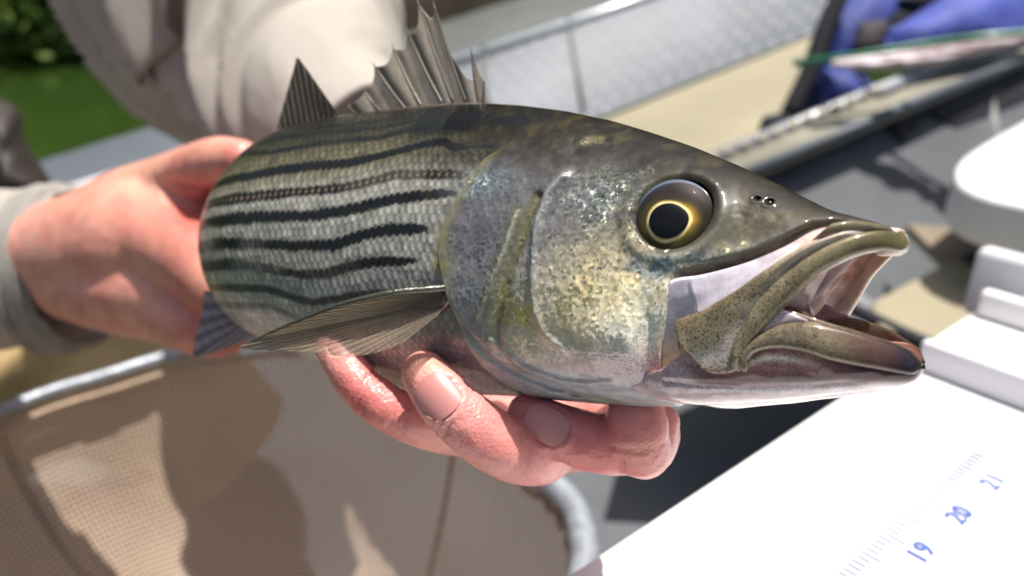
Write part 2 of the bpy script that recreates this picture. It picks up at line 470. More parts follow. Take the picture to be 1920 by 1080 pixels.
# eye socket
EYE = surv(1263, 402, Y_head); er = 0.0075
de = np.hypot((T - EYE[0]) * 0.97, Z - EYE[2])
R += 0.0009 * np.exp(-((de - er * 1.22) / 0.0016) ** 2) - 0.0018 * sstep(er * 1.02, er * 0.90, de)
brow = tz([(1180, 330), (1230, 305), (1300, 305), (1350, 340)])
R += 0.0006 * np.exp(-(seg_dist(T, Z, brow) / 0.002) ** 2)
# nostrils
for (px, py, r) in ((1420, 372, 0.0006), (1443, 378, 0.0008)):
    q = surv(px, py, Y_head); dn = np.hypot(T - q[0], Z - q[2])
    R += -0.0009 * sstep(r * 1.0, r * 0.4, dn) + 0.0001 * np.exp(-((dn - r * 1.3) / 0.0004) ** 2)
# snout lumps
R += 0.0005 * (fbm(T * 160, Z * 160, 5) - 0.5) * (T < 0.11)
# jaw muscle bulge, shaped so the lower cheek catches more sun
_m1 = surv(1180, 655, Y_head); _k1 = sp_F(_m1[0]) / FPX
R += 0.0040 * np.exp(-(((T - _m1[0]) / (105 * _k1)) ** 2 + ((Z - _m1[2]) / (78 * _k1)) ** 2)) * sstep(tm + .0002, tm + .004, T)
# slime folds at the throat
ztr = sstep(-0.012, -0.024, Z) * (T < 0.1)
R += 0.0009 * (fbm(T * 90, Z * 330, 9) - 0.5) * ztr

# scales: a staggered lattice over the flank, in arc length around the body
dy = np.gradient(Yn, axis=1); dz = np.gradient(Z, axis=1)
arc = np.cumsum(np.hypot(dy, dz), axis=1)
mid = (TH[0] > 1.0) & (TH[0] < math.pi / 2)
LATPX = [(404, 379), (461, 371), (522, 363), (583, 358), (645, 352), (701, 339), (742, 329), (799, 326), (864, 327), (895, 324)]
LAT = tz(LATPX)
def ext(pl, Tq):
    o = np.argsort(pl[:, 0]); return np.interp(Tq, pl[o, 0], pl[o, 1])
zlat = ext(LAT, T)
# arc length measured from the lateral line
nn = len(thn)
arcN = arc[:, :nn]; zl0 = ext(LAT, tg)
a0 = np.array([np.interp(-zl0[i], -Z[i, :nn], arcN[i]) for i in range(len(tg))])
V2 = np.zeros_like(T); V2[:, :nn] = arcN - a0[:, None]
for i in range(len(tg)):
    V2[i, nn:] = np.interp(-Z[i, nn:], -Z[i, :nn], V2[i, :nn])
psc = 0.0023; prow = 0.0023
body = (1 - inop) * sstep(0.095, 0.105, T) + 0
body = np.clip(np.where((Z > OPER[0, 1]), sstep(0.086, 0.10, T), (1 - inop) * sstep(0.0, 0.004, T - t_op)), 0, 1)
wob = 0.0016 * (fbm(T * 90, V2 * 90, 3) - 0.5) * 2
V3 = V2 + 0.0008 * (fbm(T * 70, V2 * 70, 6) - 0.5); row = np.floor(V3 / prow + 0.5); fv = V3 / prow + 0.5 - row
fu = (T + wob) / psc + 0.5 * (row % 2)
icell = np.floor(fu); fu = fu - icell
edge = fu - 0.42 * (1 - (2 * fv - 1) ** 2) + 0.42         # rounded rear margin
edge = np.mod(edge, 1.0)
scale_h = (edge - 0.5) * 0.00013
rnd = h2(icell, row, 4)
R += body * (scale_h + 0.00008 * (rnd - 0.5))
# small scales on the cheek
ck = sstep(0.0, 0.004, t_op - T) * (T > EYE[0]) * sstep(EYE[2] + 0.014, EYE[2] + 0.008, Z) * (1 - ztr)
cr_ = np.floor(V2 / 0.0021); cu = T / 0.0023 + 0.5 * (cr_ % 2); ci = np.floor(cu); cu -= ci; cv = V2 / 0.0021 - cr_
dd = np.hypot(cu - 0.5 + 0.6 * (h2(ci, cr_, 8) - .5), cv - 0.5 + 0.6 * (h2(ci, cr_, 9) - .5))
R += ck * sstep(er * 1.3, er * 1.6, de) * 0.00012 * np.exp(-((dd - 0.36) / 0.10) ** 2) * (cu < 0.55) * (0.3 + 1.4 * h2(ci, cr_, 12))

Yb = np.maximum(Yn + R * np.clip(Yn / 0.006, 0, 1), 0) * side
P3 = fw(T, Yb, Z)
nf_front = len(P3)

# --- colours (surface pigment, plus glare painted into the cheek) ---------------------------------
def lin(*c):
    c = np.array(c, float) / 255; return np.where(c < 0.04045, c / 12.92, ((c + 0.055) / 1.055) ** 2.4)

d = Z - zlat
C = np.zeros(T.shape + (3,)); C[:] = lin(176, 172, 158)
def mixc(Cc, col, m):
    m = np.clip(m, 0, 1)[..., None]; return Cc * (1 - m) + np.asarray(col) * m
C = mixc(C, lin(132, 126, 100), sstep(-0.001, 0.006, d))
C = mixc(C, lin(98, 92, 68), sstep(0.005, 0.014, d))
C = mixc(C, lin(52, 46, 32), sstep(0.010, 0.020, d) * 0.95)
C = mixc(C, lin(176, 172, 170), sstep(-0.018, -0.034, d))
# light vertical streak on every scale, dark seam between
wv_ = fbm(T * 260, V2 * 260, 44)
bar = (0.35 + 1.3 * wv_) * np.exp(-((np.mod(fu + .18 * (fv - .5), 1) - 0.5) / 0.17) ** 2) * sstep(0.0, 0.2, fv) * sstep(1.0, 0.8, fv)
C = C * (1 + body[..., None] * (0.55 * bar - 0.15 * np.exp(-((edge - 0.06) / 0.10) ** 2) - 0.22)[..., None])
C = C * (1 + (0.40 * (rnd - 0.5) * body))[..., None]
C = C * (1 + (0.30 * (fbm(T * 45, V2 * 45, 46) - 0.5) * body))[..., None]
STRIPES = [
 ([(543, 255), (583, 250), (634, 247), (711, 241), (742, 233), (800, 223), (870, 221), (940, 214)], 7, 0.75),
 ([(440, 292), (482, 288), (502, 287), (563, 275), (645, 264), (711, 259), (752, 247), (803, 235), (843, 236), (880, 243), (925, 236), (980, 226)], 9, 0.8),
 ([(404, 349), (461, 331), (522, 318), (583, 311), (645, 307), (701, 295), (762, 280), (803, 269), (833, 266), (854, 277), (885, 271), (925, 271), (960, 259), (1010, 243), (1060, 240)], 13, 0.97),
 ([(404, 379), (461, 371), (522, 363), (583, 358), (645, 352), (701, 339), (742, 329), (799, 326), (864, 327), (890, 325)], 14, 0.93),
 ([(430, 412), (468, 408), (522, 406), (583, 404), (645, 395), (700, 382), (742, 373), (783, 367), (823, 363), (868, 362)], 16, 0.97),
 ([(427, 456), (484, 457), (535, 460), (574, 461), (626, 460), (665, 447), (700, 435), (744, 429), (796, 429), (812, 440)], 15, 0.92),
 ([(458, 496), (497, 504), (561, 514), (613, 514), (652, 501), (700, 491), (744, 490), (790, 487)], 14, 0.85),
 ([(560, 243), (600, 238), (660, 232), (740, 224), (800, 214), (880, 212)], 6, 0.7),
 ([(505, 575), (545, 592), (590, 604), (640, 600)], 8, 0.45),
 ([(491, 540), (535, 553), (587, 568), (626, 561), (665, 553), (740, 545)], 10, 0.7),
]
dark = np.zeros_like(T)
ser = (np.abs(fu - 0.5) * 2)
for k, (pl, wd, st) in enumerate(STRIPES):
    q = tz(pl); o = np.argsort(q[:, 0]); q = q[o]
    zs = np.interp(T, q[:, 0], q[:, 1]) + 0.0005 * (fbm(T * 130, T * 0 + k * 3.1, 35, 2) - .5)
    hw = wd * 0.66 * sp_F(T) / FPX
    jag = (0.55 * (ser - 0.5) + 0.45 * (fbm(T * 500, V2 * 500, 20 + k, 2) - 0.5))
    hw = hw * (0.72 + 0.5 * fbm(T * 70, T * 0 + k * 5.7, 37, 2)) * (0.35 + 0.65 * sstep(q[0, 0] - .002, q[0, 0] + .009, T))
    m = sstep(1.35, 0.75, np.abs(Z - zs) / np.maximum(hw, 1e-4) + jag)
    brk = sstep(0.22, 0.42, fbm(T * 55, np.full_like(T, k * 7.3), 30 + k, 2)) * 0.25 + 0.75
    if k in (5, 6): brk = brk * (1 - 0.5 * sstep(px_t(612, .02), px_t(585, .02), T) * sstep(px_t(612, .02) - .0001, px_t(612, .02), T) if False else 1 - 0.08 * sstep(px_t(625, .02), px_t(580, .02), T))
    m = m * st * brk * (T > q[0, 0] - 0.001) * sstep(q[0, 0] - 0.001, q[0, 0] + 0.003, T)
    dark = np.maximum(dark, m)
C = mixc(C, lin(14, 11, 12), np.clip(dark * 1.2, 0, 1) * body)
# pored scales of the lateral line
pm = sstep(0.0, 0.004, T - t_op) * (np.abs(V2) < prow * 0.35) * np.exp(-((fu - 0.5) / 0.2) ** 2)
pore = np.exp(-(((T / psc) % 1 - 0.5) / 0.17) ** 2) * np.exp(-((Z - zlat) / 0.00045) ** 2) * body
C = mixc(C, lin(150, 128, 100), pore * 0.9)

# head
head = 1 - body
met = np.full(T.shape, 0.18) * 1.0; rough = np.full(T.shape, 0.42); glit = 0.12 * body; spk = np.zeros_like(T)
Ch = np.zeros_like(C); Ch[:] = lin(104, 102, 104)
Ch = mixc(Ch, lin(60, 54, 34), sstep(0.003, 0.012, d))
Ch = mixc(Ch, lin(150, 150, 152), sstep(-0.012, -0.024, d))
Ch = mixc(Ch, lin(176, 172, 178), sstep(-0.020, -0.032, Z + 0.012))
C = mixc(C, Ch, head) if False else C * (1 - head[..., None]) + Ch * head[..., None]
def blob(px, py, rx, ry, soft=1.0):
    q = surv(px, py, Y_head); k = sp_F(q[0]) / FPX
    r = np.hypot((T - q[0]) / (rx * k / 0.8), (Z - q[2]) / (ry * k))
    return np.exp(-r ** 2.2 * 0.9 * soft)
def paint(px, py, rx, ry, col, s=0.8, g=None, m=None, r=None, sp=None, nz=0.0):
    global C, glit, met, rough, spk
    k = blob(px, py, rx, ry) * s
    if nz: k = np.clip(k * (1 + nz * 2 * (fbm(T * 420, Z * 420, int(px)) - 0.5) * 2), 0, 1)
    if col is not None: C = mixc(C, lin(*col), k)
    if g is not None: glit = glit * (1 - k) + g * k
    if m is not None: met = met * (1 - k) + m * k
    if r is not None: rough = rough * (1 - k) + r * k
    if sp is not None: spk = spk * (1 - k) + sp * k
# crown and snout, dark olive
CROWN = tz([(960, 262), (1060, 244), (1130, 258), (1200, 292), (1290, 300), (1380, 345), (1450, 392), (1520, 412), (1560, 412)])
zc_ = ext(CROWN, T)
crown = sstep(-0.0025, 0.003, Z - zc_) * (T < 0.105)
C = mixc(C, lin(50, 42, 24), sstep(-0.006, 0.002, Z - zc_) * (T < .105) * (0.6 + 0.4 * fbm(T * 200, Z * 200, 41)) * (1 - body))
_cr = np.clip(sstep(-0.004, 0.003, Z - zc_) * (T < 0.115), 0, 1)
C = mixc(C, lin(18, 14, 8), sstep(0.0, 0.006, Z - zc_) * (T < 0.115) * 0.9)
met = met * (1 - _cr); rough = rough * (1 - _cr) + 0.55 * _cr
paint(1110, 265, 40, 10, (190, 170, 100), 0.8, nz=1.2, g=.6, m=.4)
paint(1390, 425, 75, 45, (76, 68, 46), 0.85, g=0.1)
paint(1480, 400, 70, 35, (48, 42, 26), 0.85, nz=.5)
paint(1290, 330, 110, 34, (54, 48, 32), 0.85)
paint(1050, 285, 190, 42, (44, 38, 26), 0.85, nz=.3)
paint(1150, 320, 70, 25, (58, 52, 36), 0.7, nz=.4)
# silver-blue cheek plates
paint(1080, 430, 80, 95, (118, 114, 114), 0.8, g=0.5, m=0.4, nz=.3)
paint(905, 440, 62, 105, (108, 106, 108), 0.8, g=0.35, m=0.4, nz=.25)
paint(1100, 560, 110, 80, (196, 184, 164), 0.85, g=0.6, m=0.4, nz=.3)
paint(905, 345, 36, 26, (120, 135, 140), 0.6, g=1.0, m=.7)
paint(1140, 375, 45, 45, (120, 125, 118), 0.7, g=1.0, m=.7, nz=.5)
paint(1180, 420, 22, 60, (120, 105, 80), 0.6, g=0.6)
# gold and silver under the eye, whitened with painted sun glare
paint(1165, 570, 85, 95, (255, 232, 168), 1.0, g=0.6, m=0.35, r=0.3, nz=.2, sp=0.05)
paint(1225, 580, 60, 75, (255, 252, 244), 1.0, g=0.4, m=0.25, r=0.3, nz=.1, sp=0.0)
paint(1180, 610, 70, 60, (255, 240, 205), 0.8, g=0.5, nz=.3)
paint(1190, 545, 60, 50, (244, 206, 120), 0.5, nz=.6)
paint(1130, 600, 60, 60, (238, 208, 140), 0.4, nz=.6)
paint(1205, 640, 60, 50, (246, 242, 226), 0.9, g=0.4, m=0.2, sp=0.35, nz=.3)
paint(1200, 690, 120, 30, (225, 215, 215), 0.8, g=0.1, m=0.05, sp=.3)
paint(1250, 500, 60, 18, (130, 150, 165), 0.7, g=0.95, m=.6, nz=.8)
paint(1330, 500, 60, 14, (140, 145, 130), 0.6, g=0.9, m=.5, nz=.8)
paint(1380, 470, 40, 18, (130, 120, 75), 0.6, g=0.8, m=.4, nz=.8)
# olive bands of the gill cover
for pl, wdt, cc, s in ((GRV, 0.0016, (118, 112, 66), 0.75), (STR, 0.0018, (104, 102, 62), 0.6), (PRE, 0.0009, (160, 165, 165), 0.6)):
    C = mixc(C, lin(*cc), np.exp(-(seg_dist(T, Z, pl) / wdt) ** 2) * s * head)
C = mixc(C, lin(190, 185, 165), np.exp(-(seg_dist(T, Z, STR) / 0.0005) ** 2) * .6 * head)
C = mixc(C, lin(150, 140, 80), np.exp(-((t_op - T) / 0.0022) ** 2) * 0.6 * zup * head)
C = mixc(C, lin(205, 190, 185), np.exp(-((t_op - T - .0004) / 0.0006) ** 2) * 0.8 * sstep(0.004, -0.004, Z) * head)
paint(975, 600, 32, 50, (190, 172, 95), 0.8, g=0.9, m=.5, nz=.8)
paint(1010, 650, 70, 25, (196, 188, 160), 0.75, g=0.3, sp=.3, nz=.4)
paint(1100, 660, 120, 26, (188, 180, 176), 0.75, g=0.1, sp=0.45, nz=.3)
paint(1090, 720, 220, 26, (165, 162, 168), 0.85, g=0.0, m=0.1, r=0.3, sp=0.0)
paint(1150, 688, 120, 14, (205, 180, 178), 0.6, g=0.0)
paint(1240, 690, 60, 26, (190, 160, 170), 0.7, g=0.0, m=0, sp=.8)
# throat / breast behind the gill cover
paint(835, 500, 20, 45, (150, 138, 70), 0.8, nz=.8)
paint(850, 620, 60, 60, (112, 114, 118), 0.7, g=.3)
paint(860, 680, 90, 34, (176, 160, 160), 0.7, g=.4, sp=.25)
paint(770, 690, 90, 34, (190, 150, 145), 0.5)
# dark skin around the eye socket, and its rim
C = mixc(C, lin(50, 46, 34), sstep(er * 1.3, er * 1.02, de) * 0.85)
C = mixc(C, lin(92, 92, 84), np.exp(-((de - er * 1.36) / 0.0012) ** 2) * 0.5)
for (px, py) in ((1420, 372), (1443, 378)):
    q = surv(px, py, Y_head); C = mixc(C, lin(40, 26, 20), np.exp(-(np.hypot(T - q[0], Z - q[2]) / 0.0011) ** 2) * 0.8)
C = C * (1 - 0.55 * sstep(-0.010, 0.0, Z - zc_) * (1 - sstep(0.105, 0.13, T)))[..., None]
C = C * (1 - 0.35 * sstep(0.010, 0.018, d) * sstep(0.095, 0.12, T))[..., None]
_cm = sstep(-0.010, 0.0, Z - zc_) * (1 - body)
C = C * (1 + _cm * (1.0 * (fbm(T * 480, Z * 480, 181, 5) - 0.5) + 0.4 * (fbm(T * 90, Z * 90, 183, 3) - 0.5)))[..., None]
C = mixc(C, lin(96, 84, 44), _cm * sstep(.5, .8, fbm(T * 420, Z * 420, 185, 4)) * .22)
spk = np.maximum(spk, 0.30 * _cm)
# throat wall seen through the open mouth
C = np.clip(C, 0.004, 0.9)
met += 0.25 * body * (1 - dark); rough = np.where(body > .5, 0.40, rough)
glit = np.clip(glit * (1 - crown), 0, 1)
PR = np.stack([np.clip(met * (1 - dark), 0, 1), rough, np.clip(spk, 0, 1)], -1)
# glitter travels in its own attribute channel (alpha)
PRA = np.concatenate([PR, glit[..., None]], -1)

nu, nv = T.shape
V_body = P3.reshape(-1, 3)
F_body = gridfaces(nu, nv, True)
C_body = C.reshape(-1, 3); A_body = PRA.reshape(-1, 4)
# end caps
def addcap(V, C_, A_, ring):
    c = V[ring].mean(0); V = np.vstack([V, c]); C_ = np.vstack([C_, C_[ring].mean(0)]); A_ = np.vstack([A_, A_[ring].mean(0)])
    k = len(V) - 1; r = np.array(ring); F = np.stack([np.full(len(r), k), r, np.roll(r, -1), np.roll(r, -1)], -1)
    return V, C_, A_, F
V_body, C_body, A_body, Fc1 = addcap(V_body, C_body, A_body, list(range(nv)))
V_body, C_body, A_body, Fc2 = addcap(V_body, C_body, A_body, list(range((nu - 1) * nv, nu * nv))[::-1])
tri = np.vstack([Fc1, Fc2])[:, :3]

FISH_O = fw(0.10, 0, -0.030)
fish = empty('striped_bass', FISH_O, 'olive and silver striped fish with its mouth open, held up in two bare hands', 'fish')

def mk2(name, V, F4, F3, mat, parent, cols, props):
    F = [tuple(f) for f in F4.tolist()] + [tuple(f) for f in F3.tolist()]
    return mk(name, V, F, mat, parent, cols=cols, cols2=props)

# --- ruled bands (lips, maxilla, membranes) --------------------------
def resamp(pl, n):
    return catmull(pl, n)

def band_px(A, B, Ya, Yb_, nu_=60, nv_=14, bulge=0.001, thick=0.0008, ends=1.0, mirror=True):
    """lens-section plate between two edge curves given by bearings; Ya, Yb_ = half-width laws"""
    a = np.array([surv(px, py, Ya) for px, py in resamp(A, nu_)]); b = np.array([surv(px, py, Yb_) for px, py in resamp(B, nu_)])
    return band(a, b, nv_, bulge, thick, ends, mirror)

def band(a, b, nv_=14, bulge=0.001, thick=0.0008, ends=1.0, mirror=True):
    nu_ = len(a)
    v = np.linspace(0, 1, nv_)[None, :, None]
    s = np.linspace(0, 1, nu_)
    prof = np.sqrt(np.clip(1 - (2 * v - 1) ** 2, 0, 1))
    e = np.clip(np.minimum(s, 1 - s) / 0.06, 0, 1) ** 0.5 if ends else np.ones(nu_)
    e = e[:, None, None]
    base = a[:, None, :] * (1 - v) + b[:, None, :] * v
    out = base + np.array([0, 1, 0]) * (prof * bulge * e)
    inn = base - np.array([0, 1, 0]) * (prof * thick * e)
    full = np.concatenate([out, inn[:, ::-1][:, 1:-1]], 1)
    nvf = full.shape[1]
    Vl = full.reshape(-1, 3); F = gridfaces(nu_, nvf, True)
    S_ = np.repeat(s, nvf); W_ = np.tile(np.r_[np.linspace(0, 1, nv_), np.linspace(1, 0, nv_)[1:-1]], nu_)
    Q = [Vl]; Fs = [F]
    if mirror:
        M = Vl.copy(); M[:, 1] *= -1; Q.append(M); Fs.append(F[:, ::-1] + len(Vl)); S_ = np.r_[S_, S_]; W_ = np.r_[W_, W_]
    L_ = np.vstack(Q); Ff = np.vstack(Fs)
    return L_, Ff, S_, W_

def band_obj(name, bd, mat, parent, colf, label=None, far=False, nvp=18):
    L_, F, s, wv = bd
    c, p = colf(L_, s, wv)
    if far:
        m_ = L_[:, 1] < 0; k_ = np.clip(L_[:, 0] / 0.02, 0, 1)
        L_[:, 0] -= np.where(m_, 0.0045 * k_, 0); L_[:, 1] *= np.where(m_, 1 + 0.22 * k_, 1)
        c = mixc(c, lin(206, 184, 168), (m_ & (np.arange(len(L_)) % (2 * nvp - 2) >= nvp)) * 0.9)
        p[m_, 2] *= 0.2; c = mixc(c, lin(214, 196, 180), m_ * 0.7)
    o_ = mk(name, fw(L_[:, 0], L_[:, 1], L_[:, 2]), F, mat, parent, cols=c, cols2=p)
    if label: o_['label'] = label
    return o_

def const(n, *v): return np.tile(np.array(v, float), (n, 1))

def Yl(k=1.0, w0=0.0155, t0=0.030, off=0.0):
    return lambda t, z: k * w0 * math.sqrt(max(1 - (1 - min(max((t + 0.0012) / t0, 0), 1)) ** 2, 0)) + off

body_o = mk2('body', V_body, F_body, tri, M_SKIN_FISH, fish, C_body, A_body)

# --- half-width laws of the jaws ---
def Y_up(t, z):   # upper jaw arch
    s = min(max((t + 0.0005) / 0.034, 0), 1); return 0.0172 * (1 - (1 - s) ** 2.3) ** 0.75
def Y_lo(t, z):   # lower jaw arch
    s = min(max((t + 0.0034) / 0.046, 0), 1); return 0.0176 * (1 - (1 - s) ** 2.2) ** 0.62
def Y_mem(t, z): return 0.5 * (float(Y_head(t, z)) if False else Y_up(t, z)) + 0.5 * Y_up(t, z) - 0.001

PM_TOP = [(1699, 460), (1690, 441), (1665, 430), (1625, 433), (1580, 446), (1540, 465), (1498, 492), (1462, 522), (1428, 556), (1400, 596), (1378, 640), (1368, 690)]
PM_BOT = [(1699, 464), (1690, 472), (1655, 471), (1612, 479), (1568, 498), (1530, 520), (1496, 552), (1466, 582), (1436, 614), (1408, 648), (1393, 675), (1386, 697)]
def olive(L_, s, wv, base=(132, 120, 92), sp=0.55, g=0.0, dk=None, edge=(190, 175, 165)):
    c = np.tile(lin(*base), (len(L_), 1))
    c = mixc(c, lin(*edge), np.exp(-((wv - 0.5) ** 2) * 0) * 0)
    nz = fbm(L_[:, 0] * 300, L_[:, 2] * 300, 51)
    c = c * (0.8 + 0.4 * nz)[:, None]
    p = const(len(L_), 0.05, 0.35, sp, g)
    return c, p
def pm_col(L_, s, wv):
    c, p = olive(L_, s, wv, (138, 126, 98))
    c = mixc(c, lin(84, 78, 44), sstep(0.45, 0.1, s) * 0.8)
    c = mixc(c, lin(205, 190, 180), sstep(0.88, 1.0, wv) * 0.8 * (s < .6))
    p[:, 2] = 0.25 + 0.55 * sstep(0.2, 0.6, s)
    return c, p
band_obj('premaxilla', band_px(PM_TOP, PM_BOT, Y_up, Y_up, 110, 18, bulge=0.0021, thick=0.0012), M_LIP, fish, pm_col, far=True)

q0_ = surv(1684, 456, lambda t, z: 0.0)
lt_ = [np.array([q0_[0] + 0.0035 * (1 - math.cos(a_)) + .0004, 0.0048 * math.sin(a_), q0_[2] - .0004 * (1 - math.cos(a_))]) for a_ in np.linspace(-1.5, 1.5, 24)]
Vt_, Ft_ = tube(np.array(lt_), 0.0021 * np.sqrt(np.clip(1 - np.linspace(-.97, .97, 24) ** 6, 0.02, 1)), 24, flat=1.15, flatdir=(0, 0, 1))
c_t, p_t = olive(Vt_, 0, 0 * Vt_[:, 0], (112, 104, 70), .3)
c_t = mixc(c_t, lin(200, 180, 172), sstep(-.0006, -.0016, Vt_[:, 2] - q0_[2]) * .8)
mk('lip_tip', fw(Vt_[:, 0], Vt_[:, 1], Vt_[:, 2]), Ft_, M_LIP, fish, cols=c_t, cols2=p_t)
MX_TOP = [(1602, 428), (1560, 440), (1515, 458), (1470, 482), (1425, 512), (1385, 540), (1350, 562), (1318, 582), (1290, 592), (1268, 604)]
MX_BOT = [(1640, 436), (1590, 452), (1545, 476), (1508, 502), (1476, 530), (1450, 566), (1426, 610), (1404, 655), (1385, 692), (1352, 700)]
MX_MID = None
def Y_mx(t, z): return Y_up(t, z) + 0.0004
def mx_col(L_, s, wv):
    c, p = olive(L_, s, wv, (156, 142, 114))
    pale = np.exp(-((wv - 0.72) / 0.17) ** 2) + 0.7 * sstep(0.5, 0.1, s)
    c = mixc(c, lin(188, 178, 172), pale * 0.8)
    c = mixc(c, lin(104, 90, 60), sstep(0.45, 0.1, wv) * sstep(0.3, 0.6, s) * 0.7)
    p[:, 2] = 0.35 + 0.45 * sstep(0.2, 0.6, s) - 0.2 * np.clip(pale, 0, 1)
    return c, p
# the plate widens to a paddle: build it in fish coordinates with a fluted surface
ax_ = np.array([surv(px, py, Y_mx) for px, py in resamp(MX_TOP + [(1270, 622), (1284, 645)], 120)])
bx_ = np.array([surv(px, py, Y_mx) for px, py in resamp(MX_BOT + [(1326, 694), (1302, 672)], 120)])
L_, F, s_, w_ = band(ax_, bx_, 22, 0.0010, 0.0006)
fl = 0.0006 * np.cos((w_ - 0.25) * 2 * np.pi * 1.0) * sstep(0, .2, s_)
L_[:, 1] += np.sign(L_[:, 1]) * (fl + 0.0008 * sstep(.6, 1, s_))
band_obj('maxilla', (L_, F, s_, w_), M_LIP, fish, mx_col, far=True, nvp=22)

# lavender membrane between cheek and upper jaw
ME_TOP = [(1590, 421), (1555, 424), (1520, 434), (1470, 462), (1400, 492), (1320, 514), (1262, 524), (1236, 550), (1222, 560)]
ME_BOT = [(1650, 436), (1600, 445), (1550, 470), (1500, 505), (1455, 545), (1400, 600), (1330, 664), (1262, 694), (1222, 704)]
def Y_m1(t, z): return max(float(Y_head(t, z)) - 0.0004, 0.001)
def Y_m2(t, z): return min(Y_up(t, z) - 0.0008, float(Y_head(t, z)) - 0.0006) if t > 0.034 else Y_up(t, z) - 0.0008
def me_col(L_, s, wv):
    c = np.tile(lin(206, 196, 206), (len(L_), 1))
    c = mixc(c, lin(225, 205, 170), np.exp(-((s - 1) / 0.18) ** 2) * sstep(.4, .9, wv))
    c = mixc(c, lin(196, 150, 140), sstep(0.5, 0.2, s) * 0.6)
    return c, const(len(L_), 0.0, 0.3, 0.12, 0.0)
meb = band_px(ME_TOP, ME_BOT, Y_m1, Y_m2, 110, 24, bulge=0.0003, thick=0.0004)
meb[0][:, 1] += np.sign(meb[0][:, 1]) * 0.0006 * (fbm(meb[2] * 5, meb[3] * 9, 171) - .5) * np.sin(np.pi * meb[3])
band_obj('cheek_membrane', meb, M_LINING, fish, me_col)

# snout fold above the lip
SN_T = [(1560, 418), (1600, 412), (1640, 418), (1668, 426), (1675, 432)]
SN_B = [(1520, 452), (1570, 440), (1620, 434), (1650, 434), (1672, 437)]
def sn_col(L_, s, wv):
    c, p = olive(L_, s, wv, (96, 88, 66), 0.3); c = mixc(c, lin(170, 140, 135), sstep(.5, 1, wv) * .7); return c, p
band_obj('snout_fold', band_px(SN_T, SN_B, Y_up, Y_up, 40, 10, bulge=0.0013, thick=0.0015), M_LIP, fish, sn_col)

# --- lower jaw: a closed trough ---
LJ_TOP = [(1728, 684), (1722, 672), (1706, 656), (1675, 643), (1640, 632), (1600, 619), (1560, 608), (1510, 592), (1466, 581), (1420, 592), (1370, 620), (1310, 650), (1240, 680)]
LJ_BOT = [(1728, 690), (1722, 708), (1700, 722), (1670, 728), (1600, 737), (1520, 747), (1440, 756), (1380, 760), (1300, 766), (1240, 768)]
def prof_band(pl, Yf):
    q = np.array([surv(px, py, Yf) for px, py in resamp(pl, 80)]); o_ = np.argsort(q[:, 0]); return q[o_]
qt = prof_band(LJ_TOP, Y_lo); qb = prof_band(LJ_BOT, lambda t, z: 0.45 * Y_lo(t, z))
tj = np.r_[np.linspace(qt[0, 0], 0.02, 130), np.linspace(0.0202, 0.060, 130)]
nj = 110
phi = np.linspace(0, math.pi, nj)            # near rim -> keel -> far rim
zj_t = smooth1(qt[:, 0], qt[:, 2], tj, 2); zj_b = smooth1(qb[:, 0], qb[:, 2], tj, 2)
_tk = sstep(0.036, 0.058, tj)
zj_t = zj_t - 0.006 * _tk; zj_b = zj_b + 0.0035 * _tk
zj_b = np.minimum(zj_b, zj_t - 0.0008)
yj = np.array([Y_lo(t, 0) for t in tj]) * (1 - 0.30 * _tk)
def jawshell(inset, top):
    Vs = []
    for i in range(len(tj)):
        c = np.cos(phi); s = np.sin(phi)
        dd = (zj_t[i] - zj_b[i]) - inset
        yy = (yj[i] - inset * .8) * np.sign(c) * np.abs(c) ** 0.72
        zz = zj_t[i] - top - np.maximum(dd, 0.0003) * s ** 0.82
        Vs.append(np.stack([np.full(nj, tj[i]), yy, zz], -1))
    return np.array(Vs)
o1 = jawshell(0.0, 0.0); i1 = jawshell(0.0011, 0.0)
# relief of the outer shell: crease under the lip, folds lower down
Tj = o1[..., 0]; Zj = o1[..., 2]; Yj = np.abs(o1[..., 1])
CRZ = [(1392, 668), (1430, 652), (1480, 655), (1540, 672), (1600, 686), (1650, 690), (1695, 688)]
crz = np.array([surv(px, py, Y_lo)[[0, 2]] for px, py in CRZ])
FOLD = np.array([surv(px, py, Y_lo)[[0, 2]] for px, py in [(1240, 716), (1300, 724), (1400, 729), (1500, 727), (1590, 720), (1650, 716)]])
dcr = seg_dist(Tj, Zj, crz); dfo = seg_dist(Tj, Zj, FOLD)
rel = -0.0006 * np.exp(-(dcr / 0.0007) ** 2) - 0.0005 * np.exp(-(dfo / 0.0006) ** 2) * sstep(px_t(1640, .01), px_t(1560, .01), Tj)
rel += 0.0006 * (fbm(Tj * 120, Zj * 400, 77) - 0.5)
sgn = np.sign(o1[..., 1]); o1[..., 1] += sgn * rel * np.clip(Yj / 0.004, 0, 1)
o1[..., 2] += 0.0004 * (fbm(Tj * 150, o1[..., 1] * 150, 78) - 0.5)
sec = np.concatenate([o1, i1[:, ::-1]], 1)
nvj = sec.shape[1]
sec[..., 2] -= 0.0040 * np.clip(-sec[..., 1] / 0.012, 0, 1) * np.clip((sec[..., 0] + .0034) / .01, 0, 1)
Lj = sec.reshape(-1, 3)
Fj = gridfaces(len(tj), nvj, True)
cj = np.zeros(sec.shape); cj[:] = lin(140, 102, 104)
Ta = sec[..., 0]; Za = sec[..., 2]
zc1 = np.interp(Ta, *zip(*sorted(map(tuple, crz)))); zf1 = np.interp(Ta, *zip(*sorted(map(tuple, FOLD))))
cj = mixc(cj, lin(128, 112, 84), sstep(-0.0003, 0.0004, Za - zc1))
cj = mixc(cj, lin(196, 140, 125), np.exp(-((Za - zc1 + 0.0008) / 0.0007) ** 2) * 0.8)
